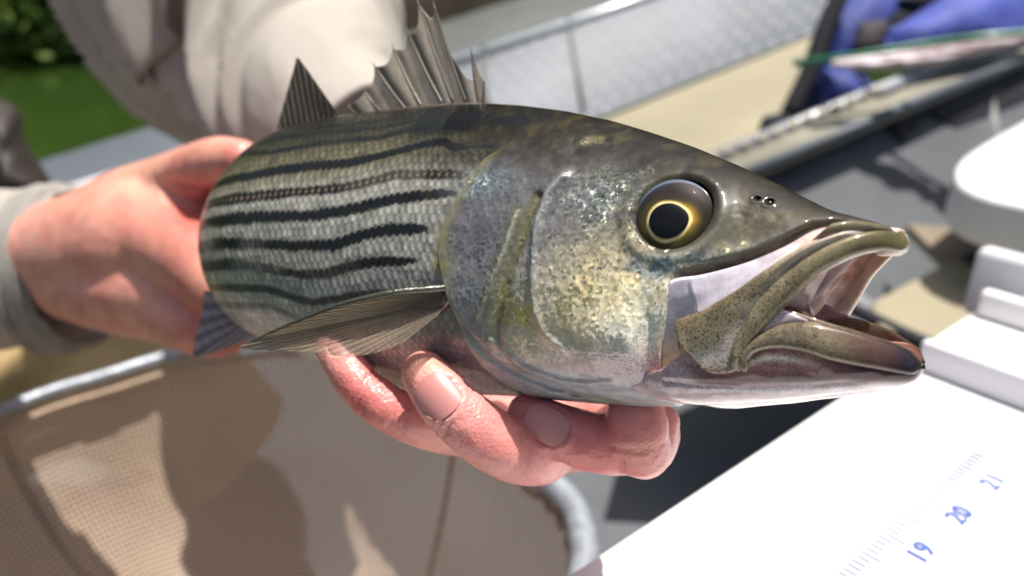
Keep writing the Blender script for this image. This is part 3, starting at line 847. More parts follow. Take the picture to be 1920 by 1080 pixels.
cj = mixc(cj, lin(228, 222, 210), np.exp(-((Za - zc1 + 0.0019) / 0.0006) ** 2) * 0.9 * np.exp(-((Ta - px_t(1450, .013)) / 0.006) ** 2))
cj = mixc(cj, lin(70, 52, 64), np.exp(-((Za - zf1 - 0.0012) / 0.0012) ** 2) * 0.75)
cj = mixc(cj, lin(188, 178, 184), sstep(0.0003, -0.0006, Za - zf1))  # pale line below the fold: a highlight put into the colour
cj = mixc(cj, lin(158, 132, 140), sstep(-0.0006, -0.0022, Za - zf1) * 0.8)
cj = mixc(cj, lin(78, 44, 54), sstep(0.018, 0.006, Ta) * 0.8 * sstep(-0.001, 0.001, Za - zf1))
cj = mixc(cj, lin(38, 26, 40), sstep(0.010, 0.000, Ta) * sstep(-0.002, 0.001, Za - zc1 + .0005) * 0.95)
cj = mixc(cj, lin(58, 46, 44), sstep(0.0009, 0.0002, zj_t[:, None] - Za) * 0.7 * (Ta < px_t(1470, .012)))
cj = mixc(cj, lin(196, 176, 178), sstep(px_t(1500, .013), px_t(1450, .013), Ta) * sstep(0.0, 0.002, Za - zc1) * 0.7)
cj = mixc(cj, lin(190, 172, 176), sstep(px_t(1330, .015), px_t(1280, .015), Ta) * 0.7)
cj[:, nj:] = lin(196, 156, 138)
rim_ = sstep(0.0012, 0.0002, zj_t[:, None] - Za) * (Ta < px_t(1440, .012))
cj = mixc(cj, lin(70, 60, 46), rim_ * .9)
pj = np.zeros(sec.shape[:2] + (4,)); pj[..., 0] = 0.05; pj[..., 1] = 0.35
pj[..., 2] = 0.55 * sstep(-0.0035, 0.0, Za - zf1) * sstep(0.0, 0.006, Ta) ; pj[..., 3] = 0
pj[:, nj:, 2] = 0
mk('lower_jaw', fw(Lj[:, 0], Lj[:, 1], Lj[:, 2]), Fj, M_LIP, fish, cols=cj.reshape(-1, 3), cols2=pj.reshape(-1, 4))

# lower lip with its curled hind end
LL_T = [(1384, 694), (1384, 672), (1394, 650), (1420, 628), (1460, 610), (1510, 603), (1560, 611), (1610, 624), (1655, 640), (1694, 656), (1716, 672), (1724, 686)]
LL_B = [(1400, 698), (1404, 684), (1406, 672), (1424, 658), (1462, 653), (1510, 660), (1556, 675), (1604, 685), (1650, 693), (1690, 700), (1712, 702), (1725, 694)]
def ll_col(L_, s, wv):
    c, p = olive(L_, s, wv, (130, 116, 94), .6)
    c = mixc(c, lin(84, 52, 48), sstep(.5, .75, s) * .85)
    c = mixc(c, lin(60, 48, 42), sstep(.3, .0, wv) * sstep(.3, .6, s) * .7)
    c = mixc(c, lin(30, 22, 32), sstep(.74, .95, s))
    p[:, 2] = 0.75 * sstep(.9, .4, s)
    return c, p
band_obj('lower_lip', band_px(LL_T, LL_B, lambda t, z: Y_lo(t, z) + .0002, lambda t, z: Y_lo(t, z) + .0006, 110, 16, bulge=0.0015, thick=0.0010), M_LIP, fish, ll_col)

# tissue at the corner of the gape
GA_T = [(1455, 574), (1440, 590), (1415, 612), (1390, 640)]
GA_B = [(1520, 602), (1480, 606), (1440, 622), (1400, 655)]
def ga_col(L_, s, wv):
    return np.tile(lin(196, 176, 184), (len(L_), 1)), const(len(L_), 0, .25, .3, 0)
band_obj('gape_skin', band_px(GA_T, GA_B, lambda t, z: Y_up(t, z) - .0004, Y_lo, 30, 8, bulge=0.0004, thick=0.0006), M_LINING, fish, ga_col)

# --- mouth cavity: arched vault from lip to lip ---
pmc = np.array([surv((a[0] + b[0]) / 2, (a[1] + b[1]) / 2, Y_up) for a, b in zip(resamp(PM_TOP, 90), resamp(PM_BOT, 90))])
o_ = np.argsort(pmc[:, 0]); pmc = pmc[o_]
tv = np.linspace(0.0008, 0.050, 90); nvv = 80
zl_ = np.interp(tv, pmc[:, 0], pmc[:, 2]); zjt = np.interp(tv, tj, zj_t)
zl_ = np.where(tv > 0.024, np.minimum(zl_, zjt - 0.002), zl_)
zroof = np.minimum(np.interp(tv, ts, ZBOT) - 0.0012, np.interp(tv, pmc[:, 0], pmc[:, 2]) + 0.0025 + tv * 0.35)
zroof = np.minimum(zroof, np.interp(tv, [0, .01, .03, .05], [0.0125, 0.011, 0.004, -0.002]))
zroof = np.maximum(zroof, zl_ + 0.0012)
ph = np.linspace(0, math.pi, nvv)
yv = np.array([Y_up(t, 0) for t in tv]) * 0.97
shrink = 1 - 0.5 * sstep(0.030, 0.05, tv)
lay = []
for off in (0.0, 0.0010):
    yy = (yv * shrink + off * .0)[:, None] * np.sign(np.cos(ph)) * np.abs(np.cos(ph)) ** 0.6
    zz = zl_[:, None] + (zroof - zl_ + off)[:, None] * np.sin(ph) ** 0.7
    wr = 0.0009 * (fbm(tv[:, None] * 140 + 0 * ph, ph[None, :] * 3 + 0 * tv[:, None], 61) - 0.5) + 0.0005 * np.sin(ph * 22)[None, :] * sstep(.03, .0, tv)[:, None]
    kf = np.clip(tv / 0.02, 0, 1)[:, None] * sstep(0.2, -0.8, np.cos(ph))[None, :]
    lay.append(np.stack([tv[:, None] - 0.0045 * kf, yy * (1 + off * 60) * (1 + .20 * kf), zz + wr], -1))
sec = np.concatenate([lay[0], lay[1][:, ::-1]], 1)
Lv = sec.reshape(-1, 3)
cv_ = np.zeros(sec.shape); cv_[:] = lin(236, 216, 204)
nz = fbm(sec[..., 0] * 260, sec[..., 1] * 260 + sec[..., 2] * 300, 63)
cv_ = mixc(cv_, lin(190, 128, 106), sstep(.45, .7, nz) * .7)
cv_ = mixc(cv_, lin(232, 214, 208), sstep(.02, .0, sec[..., 0]) * .6)
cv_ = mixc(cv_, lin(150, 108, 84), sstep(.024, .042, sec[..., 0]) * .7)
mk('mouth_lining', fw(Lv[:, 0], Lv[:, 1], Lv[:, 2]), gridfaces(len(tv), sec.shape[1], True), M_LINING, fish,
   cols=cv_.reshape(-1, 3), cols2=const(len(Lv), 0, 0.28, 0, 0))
# throat wall and tongue
tt_ = np.linspace(0, 1, 24)[:, None]; aa = np.linspace(0, 2 * math.pi, 40, endpoint=False)[None, :]
Lt = np.stack([0.040 - 0.006 * np.sqrt(1 - tt_ ** 2) + 0 * aa, 0.0145 * tt_ * np.cos(aa), -0.008 + 0.0130 * tt_ * np.sin(aa)], -1).reshape(-1, 3)
Ct = np.tile(lin(176, 124, 104), (len(Lt), 1)) * (0.6 + 0.8 * fbm(Lt[:, 1] * 400, Lt[:, 2] * 400, 65))[:, None]
mk('throat', fw(Lt[:, 0], Lt[:, 1], Lt[:, 2]), gridfaces(24, 40, True), M_LINING, fish, cols=Ct, cols2=const(len(Lt), 0, .3, 0, 0))
tc_ = np.linspace(0.006, 0.038, 26); P_ = np.stack([tc_, 0 * tc_, -0.0175 + 0.004 * np.sin((tc_ - .006) / .032 * 2.4)], -1)
Vt, Ft = tube(P_, 0.0062 * np.sin(np.linspace(0.25, 2.2, 26)) ** .6, 20, flat=0.5, flatdir=(0, 0, 1))
Ct = np.tile(lin(178, 128, 108), (len(Vt), 1))
tf, yf = np.meshgrid(np.linspace(0.001, 0.046, 60), np.linspace(-1, 1, 40), indexing='ij')
wf = np.interp(tf, tj, yj) * .93; zf_ = np.interp(tf, tj, zj_t) - 0.0012 - 0.0022 * (1 - yf ** 2) - 0.0040 * np.clip(-yf * wf / 0.012, 0, 1) + 0.0010 * np.exp(-(yf / .35) ** 2) * sstep(.012, .02, tf)
nzf = fbm(tf * 300, yf * 4, 66)
Cf_ = mixc(np.tile(lin(196, 158, 138), tf.shape + (1,)), lin(140, 96, 74), sstep(.4, .7, nzf) * .6)
mk('mouth_floor', fw(tf.ravel(), (yf * wf).ravel(), zf_.ravel()), gridfaces(60, 40), M_LINING, fish, cols=Cf_.reshape(-1, 3), cols2=const(tf.size, 0, .3, .1, 0))
mk('tongue', fw(Vt[:, 0], Vt[:, 1], Vt[:, 2]), Ft, M_LINING, fish, cols=Ct, cols2=const(len(Vt), 0, .25, 0.2, 0))

# --- eye -------------------------------------------------------------
tE, yE, zE = EYE
yE = float(Y_head(tE, zE))
cE = c2w(loc_cam(tE, yE, zE))
# outward axis of the eye: surface normal of the head
pa_ = fw(tE + .004, float(Y_head(tE + .004, zE)), zE); pb_ = fw(tE - .004, float(Y_head(tE - .004, zE)), zE)
pc_ = fw(tE, float(Y_head(tE, zE + .004)), zE + .004); pd_ = fw(tE, float(Y_head(tE, zE - .004)), zE - .004)
nE = np.cross(pb_ - pa_, pc_ - pd_); nE /= np.linalg.norm(nE)
if nE.dot(-cE) < 0: nE = -nE
nE = nrm(nE + 0.25 * nrm(-cE))
uE = nrm(pb_ - pa_); uE = nrm(uE - nE * uE.dot(nE)); vE = np.cross(nE, uE)
if vE[2] < 0: vE = -vE
def disc(rad, hf, nr, na, offu=0, offv=0, shape=None):
    r = np.linspace(0, 1, nr)[:, None]; a = np.linspace(0, 2 * np.pi, na, endpoint=False)[None, :]
    rr = rad * r * (shape(a) if shape is not None else 1.0)
    x = rr * np.cos(a) + offu; y = rr * np.sin(a) + offv
    return x, y, hf(r + 0 * a), r + 0 * a, a + 0 * r
def eye_pts(c, x, y, h, u_, v_, n_): return c + x[..., None] * u_ + y[..., None] * v_ + h[..., None] * n_
def build_eye(c, u_, v_, n_, sgn):
    R0 = er * 1.06
    e_ = empty_child = None
    x, y, h, r, a = disc(R0, lambda r: -0.0014 + 0.0026 * np.sqrt(np.clip(1 - (r * .93) ** 2, 0, 1)), 60, 120)
    Vv = eye_pts(c, x, y, h, u_, v_, n_).reshape(-1, 3)
    pxo, pyo = -0.0010, -0.0017
    dp = np.hypot((x - pxo) / 1.0, (y - pyo)).ravel(); an = np.arctan2(y - pyo, x - pxo).ravel()
    prad = 0.0040 * (1 + 0.03 * np.sin(3 * an + 1) + 0.10 * np.exp(-((an - 0.15) / 0.5) ** 2))
    c_ = np.tile(lin(40, 34, 24), (len(Vv), 1))
    nz = fbm(x.ravel() * 1500, y.ravel() * 1500, 90)
    c_ = mixc(c_, lin(90, 84, 48), sstep(0.0030, 0.0010, dp - prad) * .6)
    c_ = mixc(c_, lin(40, 30, 34), sstep(0.0, 0.003, y.ravel() - 0.001) * 0.7)
    c_ = mixc(c_, lin(200, 150, 40), np.exp(-((dp - prad) / (0.00050 + 0.0008 * np.exp(-((an - .1) / .7) ** 2))) ** 2) * (0.3 + nz))
    c_ = mixc(c_, lin(255, 236, 170), np.exp(-((dp - prad - .0001) / 0.00033) ** 2))
    p_ = np.stack([np.clip(np.exp(-((dp - prad) / 0.0010) ** 2), 0, .5), np.full(len(Vv), .5), np.zeros(len(Vv)), 0 * np.ones(len(Vv))], -1)
    m_eye = skinmat_eye
    ob = mk('eye', Vv, gridfaces(60, 120, True), m_eye, fish, cols=c_, cols2=p_)
    # pupil: a lens standing just proud of the iris
    x, y, h, r, a = disc(0.0038, lambda r: 0.00155 + 0.0003 * np.sqrt(np.clip(1 - r ** 2, 0, 1)), 12, 72, pxo, pyo,
                         lambda a: (1 + 0.12 * np.exp(-(((a + np.pi) % (2 * np.pi) - np.pi - 0.15) / 0.55) ** 2)))
    h = h - 0.0004
    pu = mk('pupil', eye_pts(c, x, y, h, u_, v_, n_).reshape(-1, 3), gridfaces(12, 72, True), M_PUPIL, ob)
    x, y, h, r, a = disc(R0 * 1.0, lambda r: -0.0013 + 0.0036 * np.sqrt(np.clip(1 - (r * .93) ** 2, 0, 1)), 50, 120)
    co = mk('cornea', eye_pts(c, x, y, h, u_, v_, n_).reshape(-1, 3), gridfaces(50, 120, True), M_CORNEA, ob)
skinmat_eye = skinmat('fish_iris', coat=0.0)
M_PUPIL = simple('pupil_black', (0.002, 0.0025, 0.006), rough=0.5, namp=0, spec=.1)
M_CORNEA, _q, _n, _b = newmat('cornea_clear')
_n.remove(_b)
_g = _q.nodes.new('ShaderNodeBsdfGlossy'); _g.inputs['Roughness'].default_value = 0.02
_tr = _q.nodes.new('ShaderNodeBsdfTransparent'); _tr.inputs[0].default_value = (0.94, 0.94, 0.93, 1)
_fr = _q.nodes.new('ShaderNodeFresnel'); _fr.inputs[0].default_value = 1.22
_mx = _q.nodes.new('ShaderNodeMixShader')
_q.links.new(_fr.outputs[0], _mx.inputs[0]); _q.links.new(_tr.outputs[0], _mx.inputs[1]); _q.links.new(_g.outputs[0], _mx.inputs[2])
_q.links.new(_mx.outputs[0], _q.nodes["Material Output"].inputs[0])
build_eye(cE - nE * 0.0002, uE, vE, nE, 1)
cF = fw(tE, -yE, zE)
# mirror the axis through the sagittal plane
bw = fw(tE, 1, 0) - fw(tE, 0, 0); bw = nrm(bw)
mir = lambda v: v - 2 * bw * v.dot(bw)
build_eye(cF, mir(uE), mir(vE), mir(nE), -1)

# --- fins -------------------------------------------------------------
def finmat(name, col, col2, alpha, rough=0.4):
    m, t, ns, b = newmat(name); L = t.links.new
    ca = N(t, 'ShaderNodeVertexColor', layer_name='Col')
    L(ca.outputs[0], b.inputs['Base Color'])
    b.inputs['Roughness'].default_value = rough; b.inputs['Coat Weight'].default_value = 0.15; b.inputs['Coat Roughness'].default_value = 0.2
    tl = N(t, 'ShaderNodeBsdfTranslucent'); L(ca.outputs[0], tl.inputs[0])
    m1 = N(t, 'ShaderNodeMixShader'); m1.inputs[0].default_value = 0.5
    L(b.outputs[0], m1.inputs[1]); L(tl.outputs[0], m1.inputs[2])
    tr = N(t, 'ShaderNodeBsdfTransparent')
    m2 = N(t, 'ShaderNodeMixShader'); L(ca.outputs[1], m2.inputs[0]); L(tr.outputs[0], m2.inputs[1]); L(m1.outputs[0], m2.inputs[2])
    L(m2.outputs[0], t.nodes['Material Output'].inputs[0])
    return m
M_FIN = finmat('fin_membrane', None, None, None)
M_SPINE = simple('fin_spine', lin(96, 84, 68), rough=.35, nscale=400, namp=.5, coat=.5)

def mkfin(name, V, Fc, cols4, parent):
    o_ = mk(name, V, Fc, M_FIN, parent)
    a = o_.data.color_attributes.new('Col', 'FLOAT_COLOR', 'POINT')
    a.data.foreach_set('color', cols4.astype(np.float32).ravel())
    md = o_.modifiers.new('thickness', 'SOLIDIFY'); md.thickness = 0.00012; md.offset = 0
    return o_

def sag(px, py, y=0.0):
    t = px_t(px, y); c = loc_cam(t, y, 0); F = float(c[2])
    return at(px, py, F)
# first dorsal fin: strong spines with skin scalloped between them
SPN = [((909, 150), (911, 200)), ((883, 86), (901, 200)), ((812, 2), (877, 200)), ((780, -8), (853, 200)), ((761, 50), (833, 201)), ((735, 83), (793, 205)),
       ((699, 118), (764, 209)), ((683, 168), (716, 213)), ((653, 196), (672, 217))]
df = empty_d = mk('dorsal_fin', *tube(np.array([sag(915, 202), sag(860, 203), sag(780, 209), sag(665, 219)]), [0.0012, 0.0016, 0.0016, .0010], 12), M_SPINE, fish)
df['label'] = 'tall spiny front back fin'
allV = []; allF = []; allC = []; off = 0
for k in range(len(SPN) - 1):
    (t0, b0), (t1, b1) = SPN[k], SPN[k + 1]
    n1, n2 = 26, 18
    gv = np.zeros((n1, n2, 3)); gc = np.zeros((n1, n2, 4))
    frac = [0.12, 0.62, 0.95, 0.80, 0.85, 0.85, 0.85, 0.8][k] if k != 1 else 0.42
    for i in range(n1):
        s = i / (n1 - 1)
        for j in range(n2):
            q = j / (n2 - 1)
            # margin runs from below the tip of the spine in front to the tip of the one behind
            e0 = 1.0 if k not in (0, 1) else (0.9 if k == 0 else 0.55)
            top = (1 - q) * (0.97 if k != 0 else 0.9) + q * 0.93
            dip = 0.11 * math.sin(math.pi * q) ** 0.8
            if k == 1: top = 0.45 * (1 - q) + 0.5 * q; dip = 0.12 * math.sin(math.pi * q)
            if k in (2,): dip = 0.13 * math.sin(math.pi * q)
            a0 = np.array(b0) + (np.array(t0) - np.array(b0)) * s * (top - dip)
            a1 = np.array(b1) + (np.array(t1) - np.array(b1)) * s * (top - dip)
            p = a0 * (1 - q) + a1 * q
            gv[i, j] = sag(p[0], p[1], 0.0005 * math.sin(q * math.pi) * (1 if k % 2 else -1))
            c = lin(198, 190, 174); nzv = float(fbm(np.array([s * 7 + k * 3]), np.array([q * 5.0]), 70)[0])
            dk = math.exp(-((q - 0.86) / 0.20) ** 2) * (0.35 + .65 * s ** .4) + math.exp(-((q - 0.02) / 0.1) ** 2) * .5
            c = c * (1 - 0.75 * min(1, dk)) + lin(58, 48, 40) * 0.75 * min(1, dk)
            c = c * (0.7 + 0.6 * nzv)
            gc[i, j] = [*c, 0.74 + .2 * min(1, dk)]
    allV.append(gv.reshape(-1, 3)); allF.append(gridfaces(n1, n2) + off); allC.append(gc.reshape(-1, 4)); off += n1 * n2
mkfin('fin_membrane', np.vstack(allV), np.vstack(allF), np.vstack(allC), df)
for k, (tp, bs) in enumerate(SPN):
    P_ = [sag(*(np.array(bs) + (np.array(tp) - np.array(bs)) * s + np.array([-3 * math.sin(math.pi * s), 0]))) for s in np.linspace(0, 1, 14)]
    mk('fin_spine', *tube(P_, np.linspace(0.00058, 0.00012, 14), 8), M_SPINE, df)

# second dorsal fin
def ray_fin(name, root, tip, nr, parent, depth_r, depth_t, base, darkc, alpha=0.95, wav=0.0006, ny=46):
    """soft-rayed fin between a root curve and a margin curve, rays raised and darker"""
    root = catmull(np.array(root, float), nr * 8); tip = catmull(np.array(tip, float), nr * 8)
    dr = np.interp(np.linspace(0, 1, nr * 8), np.linspace(0, 1, len(depth_r)), depth_r)
    dtp = np.interp(np.linspace(0, 1, nr * 8), np.linspace(0, 1, len(depth_t)), depth_t)
    s = np.linspace(0, 1, ny)
    V = np.zeros((nr * 8, ny, 3)); Cc = np.zeros((nr * 8, ny, 4))
    for i in range(nr * 8):
        q = (i / 8.0) % 1; ridge = math.cos(2 * math.pi * q)
        for j, ss in enumerate(s):
            p = root[i] * (1 - ss) + tip[i] * ss
            F = dr[i] * (1 - ss) + dtp[i] * ss + 0.0004 * math.sin(3 * ss + i * .05) + wav * .4 * ridge
            V[i, j] = at(p[0], p[1], F)
            n_ = 0.85 + 0.3 * math.sin(40 * ss + i * .7) * .3
            m_ = 0.5 + 0.5 * ridge
            c = base * (1 - m_ * .8) + darkc * m_ * .8
            Cc[i, j] = [*(c * n_), alpha[0] * (1 - i / (nr * 8)) + alpha[1] * i / (nr * 8) if isinstance(alpha, tuple) else alpha]
    return mkfin(name, V.reshape(-1, 3), gridfaces(nr * 8, ny), Cc.reshape(-1, 4), parent)
F632, F525 = float(loc_cam(px_t(632, 0), 0, 0)[2]), float(loc_cam(px_t(525, 0), 0, 0)[2])
ray_fin('second_dorsal_fin', [(634, 226), (600, 232), (560, 238), (522, 246)], [(630, 208), (600, 165), (570, 122), (557, 108), (553, 122), (542, 160), (528, 210), (520, 238)],
        11, fish, [F632, F525], [F632, F525], lin(160, 148, 132), lin(84, 76, 66))
# pectoral fin lying back over the supporting finger
Fp = float(loc_cam(*[surv(845, 545, Y_head)[i] for i in (0, 1, 2)])[2]) - 0.001
ray_fin('pectoral_fin', [(846, 541), (842, 556), (834, 572), (822, 590)],
        [(735, 550), (640, 572), (560, 602), (490, 632), (450, 651), (500, 657), (580, 660), (650, 668), (710, 660), (760, 640)],
        26, fish, [Fp, Fp], [Fp - .004, Fp - .002, Fp + .003, Fp + .008, Fp + .009, Fp - .001, Fp - .008, Fp - .008], lin(186, 172, 152), lin(122, 108, 90), alpha=(0.93, 0.25), ny=60)
P_ = [at(px, py, f) for px, py, f in [(850, 538, Fp), (800, 543, Fp - .002), (735, 549, Fp - .004), (640, 571, Fp - .003), (560, 601, Fp + .0015), (500, 627, Fp + .007), (455, 649, Fp + .009)]]
P_ = catmull(P_, 40)
mk('fin_spine', *tube(P_, np.linspace(0.0010, 0.0002, 40), 10), simple('fin_leading_edge', lin(62, 62, 44), rough=.2, coat=1, bump=.0004, bscale=900), fish)
# fleshy fin base
Vb, Fb = tube(catmull([fw(*surv(862, 528, Y_head)), at(848, 543, Fp + .001), at(836, 562, Fp + .0015), at(822, 588, Fp + .003)], 14), [.0004, .0010, .0014, .0016, .0017, .0018, .0018, .0018, .0017, .0016, .0014, .0012, .0008, .0004], 16)
mk('fin_base', Vb, Fb, simple('fin_base_skin', lin(92, 62, 44), rough=.3, coat=.9, nscale=300, col2=tuple(lin(48, 44, 44)), bump=.0005, bscale=400), fish)
# anal fin below the body, near the holding hand
ray_fin('anal_fin', [(490, 560), (492, 590), (498, 620)], [(384, 545), (376, 600), (366, 640), (366, 668), (410, 658), (455, 640), (500, 618)],
        9, fish, [0.250, 0.252], [0.272, 0.268, 0.256], lin(186, 184, 190), lin(112, 112, 122), alpha=0.85)
# tail fin, mostly behind the gripping hand
tl = []
for i, a in enumerate(np.linspace(-1, 1, 60)):
    row_ = []
    for s in np.linspace(0, 1, 20):
        L0 = 0.050 - 0.018 * (1 - abs(a)) ** 1.5
        t_ = 0.286 + L0 * s; z_ = 0.022 + a * (0.011 + 0.030 * s ** 1.1)
        row_.append(fw(t_, 0.0006 * math.cos(i * 1.5), z_))
    tl.append(row_)
tl = np.array(tl).reshape(-1, 3)
mkfin('tail_fin', tl, gridfaces(60, 20), np.tile(np.r_[lin(90, 88, 80), .97], (len(tl), 1)), fish)

# ================================================================== HANDS
def blob_mesh(parts, vox, smooth_it, name, parent, colf, origin=None, post=None, mat=None):
    """fuse overlapping limbs into one continuous skin"""
    V, F = merge(parts)
    me = bpy.data.meshes.new('raw'); me.from_pydata([tuple(v) for v in V], [], F); me.update()
    o_ = bpy.data.objects.new('raw', me); COL.objects.link(o_)
    m = o_.modifiers.new('r', 'REMESH'); m.mode = 'VOXEL'; m.voxel_size = vox
    sm = o_.modifiers.new('s', 'SMOOTH'); sm.factor = 0.5; sm.iterations = smooth_it
    dg = bpy.context.evaluated_depsgraph_get()
    ev = o_.evaluated_get(dg); m2 = ev.to_mesh()
    n = len(m2.vertices); co = np.zeros(n * 3); m2.vertices.foreach_get('co', co); co = co.reshape(-1, 3)
    no = np.zeros(n * 3); m2.vertices.foreach_get('normal', no); no = no.reshape(-1, 3)
    Fq = [tuple(p.vertices) for p in m2.polygons]
    ev.to_mesh_clear(); bpy.data.objects.remove(o_); bpy.data.meshes.remove(me)
    if post is not None: co = post(co, no)
    return mk(name, co, Fq, mat or M_HAND, parent, cols=colf(co, no), origin=origin)

def limb(pts, n=40, flat=1.0, flatdir=None, seg=22, rs=1.0):
    """pts: (px, py, distance, radius in metres); rounded at both ends"""
    W = np.array([[*at(p[0], p[1], p[2]), p[3]] for p in pts])
    C_ = catmull(W, n)
    P, Rr = C_[:, :3], np.maximum(C_[:, 3], 0.0005) * rs
    # hemispherical ends
    k = 7
    t0 = nrm(P[0] - P[1]); t1 = nrm(P[-1] - P[-2]); a = np.linspace(0, math.pi / 2 * 0.97, k)[1:]
    P = np.vstack([[P[0] + t0 * Rr[0] * math.sin(x) for x in a[::-1]], P, [P[-1] + t1 * Rr[-1] * math.sin(x) for x in a]])
    Rr = np.r_[[Rr[0] * math.cos(x) for x in a[::-1]], Rr, [Rr[-1] * math.cos(x) for x in a]]
    return tube(P, Rr, seg, flat=flat, flatdir=flatdir)

person = empty('person', at(300, 330, 0.62), 'person in baggy beige shirt and khaki trousers holding the fish in both bare hands', 'person')

def skin_cols(reds, pales, base=(214, 150, 128)):
    def f(co, no):
        c = np.tile(lin(*base), (len(co), 1))
        n = fbm(co[:, 0] * 90 + co[:, 2] * 50, co[:, 1] * 90 + co[:, 2] * 70, 101)
        c = mixc(c, lin(205, 108, 102), sstep(.45, .8, n) * .40)
        n = fbm(co[:, 0] * 300 + co[:, 2] * 100, co[:, 1] * 300 + co[:, 2] * 200, 103)
        c = c * (0.92 + 0.16 * n)[:, None]
        for p, r, s in reds: c = mixc(c, lin(196, 84, 80), np.exp(-(np.linalg.norm(co - p, axis=1) / r) ** 2) * s)
        for p, r, s in pales: c = mixc(c, lin(232, 178, 148), np.exp(-(np.linalg.norm(co - p, axis=1) / r) ** 2) * s)
        return c
    return f

# --- supporting hand, fingers curled up in front of the belly ---------
FA = [(622, 652, .213, .0048), (650, 690, .209, .0058), (690, 738, .206, .0063), (740, 772, .206, .0068), (800, 795, .210, .0072), (870, 806, .225, .0080), (950, 800, .255, .0095)]
FB = [(796, 700, .1925, .0060), (818, 730, .190, .0069), (850, 768, .188, .0074), (895, 806, .188, .0078), (945, 838, .190, .0079), (990, 850, .196, .0083), (1022, 846, .210, .0086), (1030, 820, .235, .0095), (1020, 790, .262, .0105)]
FC = [(988, 776, .196, .0054), (1012, 790, .194, .0065), (1052, 810, .192, .0072), (1098, 826, .191, .0075), (1150, 836, .193, .0077), (1180, 830, .200, .0080), (1182, 806, .216, .0088), (1130, 790, .245, .0100)]
FD = [(1192, 776, .189, .0074), (1193, 800, .188, .0081), (1194, 824, .1885, .0080), (1202, 842, .191, .0076), (1216, 826, .199, .0078), (1212, 800, .212, .0085), (1160, 780, .24, .0100)]
FE = [(1244, 790, .196, .0042), (1236, 812, .196, .0044), (1225, 830, .199, .0048), (1200, 820, .215, .007)]
PALM = [(1060, 795, .262, .016), (950, 760, .285, .021), (850, 680, .32, .024), (780, 560, .36, .026), (700, 430, .40, .026), (620, 330, .44, .027)]
PALM2 = [(1150, 790, .245, .010), (1060, 780, .26, .014), (960, 790, .265, .014), (880, 780, .27, .014)]
def creases(spec):
    def post(co, no):
        co = co.copy()
        for p, ax, r, wd, dp in spec:
            dv = co - p; al = dv @ ax; rad = np.linalg.norm(dv - al[:, None] * ax, axis=1)
            k = np.exp(-(al / wd) ** 2) * np.exp(-(rad / r) ** 4) * dp
            co -= no * k[:, None]
        return co
    return post
def fdir(F_, k): return nrm(at(*F_[k + 1][:3]) - at(*F_[k][:3]))
cs = []
for F_, ks in ((FB, (2, 4)), (FA, (2, 3)), ):
    for k in ks:
        for o__ in (-0.0018, -0.0003, 0.0014):
            cs.append((at(*F_[k][:3]) + fdir(F_, k) * o__, nrm(fdir(F_, k) + np.array([.1 * o__ * 500, 0, .1])), .011, .00042, .00050))
# nail beds: the finger flattens and dips around the nail
toeye = lambda p: nrm(-p)
NAILS = [(FB, 1.5, .0054, .0050, 0.10, (0.10, 0.0)), (FC, 1.55, .0058, .0046, 0.0, (0.0, 0.0)), (FA, 0.55, .0036, .0034, 0.0, (-0.55, 0.2))]
nailspec = []
for F_, kk, ln_, wd_, _, off_ in NAILS:
    k = int(kk); f_ = kk - k
    W = np.array([[*at(p[0], p[1], p[2]), p[3]] for p in F_])
    c = W[k] * (1 - f_) + W[k + 1] * f_
    ax = nrm(W[k + 1, :3] - W[k, :3]); n_ = toeye(c[:3]); sdir = np.cross(ax, n_)
    n_ = nrm(n_ + off_[0] * sdir + off_[1] * np.array([0, 0, 1.0])); n_ = nrm(n_ - ax * n_.dot(ax)); sd_ = np.cross(ax, n_)
    nailspec.append((c[:3], c[3], ax, n_, sd_, ln_, wd_))
def post_h(co, no):
    co = creases(cs)(co, no)
    for c, r, ax, n_, sd_, ln_, wd_ in nailspec:
        dv = co - c; a = dv @ ax; s = dv @ sd_; h = dv @ n_
        q = np.sqrt((a / ln_) ** 2 + (s / wd_) ** 2)
        m = (h > 0) & (np.linalg.norm(dv, axis=1) < r * 2.0)
        co += n_ * (np.where(m, 0.00055 * np.exp(-((q - 1.16) / 0.13) ** 2) * (a > -ln_ * .6) - 0.0005 * sstep(1.08, .9, q), 0))[:, None]
    n = fbm(co[:, 0] * 260 + co[:, 2] * 130, co[:, 1] * 260 + co[:, 2] * 190, 121) - .5
    return co + no * (n * 0.0005)[:, None]
reds = [(at(*FA[3][:3]), .014, .5), (at(*FC[2][:3]), .012, .6), (at(*FD[1][:3]), .010, .5), (at(*FB[3][:3]), .008, .6), (at(*FB[0][:3]), .004, .3), (at(*FA[2][:3]), .010, .6), (at(*FC[4][:3]), .012, .7), (at(*FB[6][:3]), .014, .5), (at(*FD[2][:3]), .006, .3)]
pales = [(at(*FB[4][:3]), .006, .5), (at(*FA[4][:3]), .008, .5), (at(800, 672, .186), .006, .5), (at(1200, 872, .176), .006, .8)]
hand_a = blob_mesh([limb(FA, rs=.93), limb(FB, 60, rs=.95), limb(FC, 50, rs=.93), limb(FD, rs=.95), limb(FE), limb(PALM), limb(PALM2)], 0.00085, 5, 'hand', person,
                   skin_cols(reds, pales, (226, 156, 148)), post=post_h)
hand_a['label'] = 'hand curled under the belly with fingertips and nails showing'
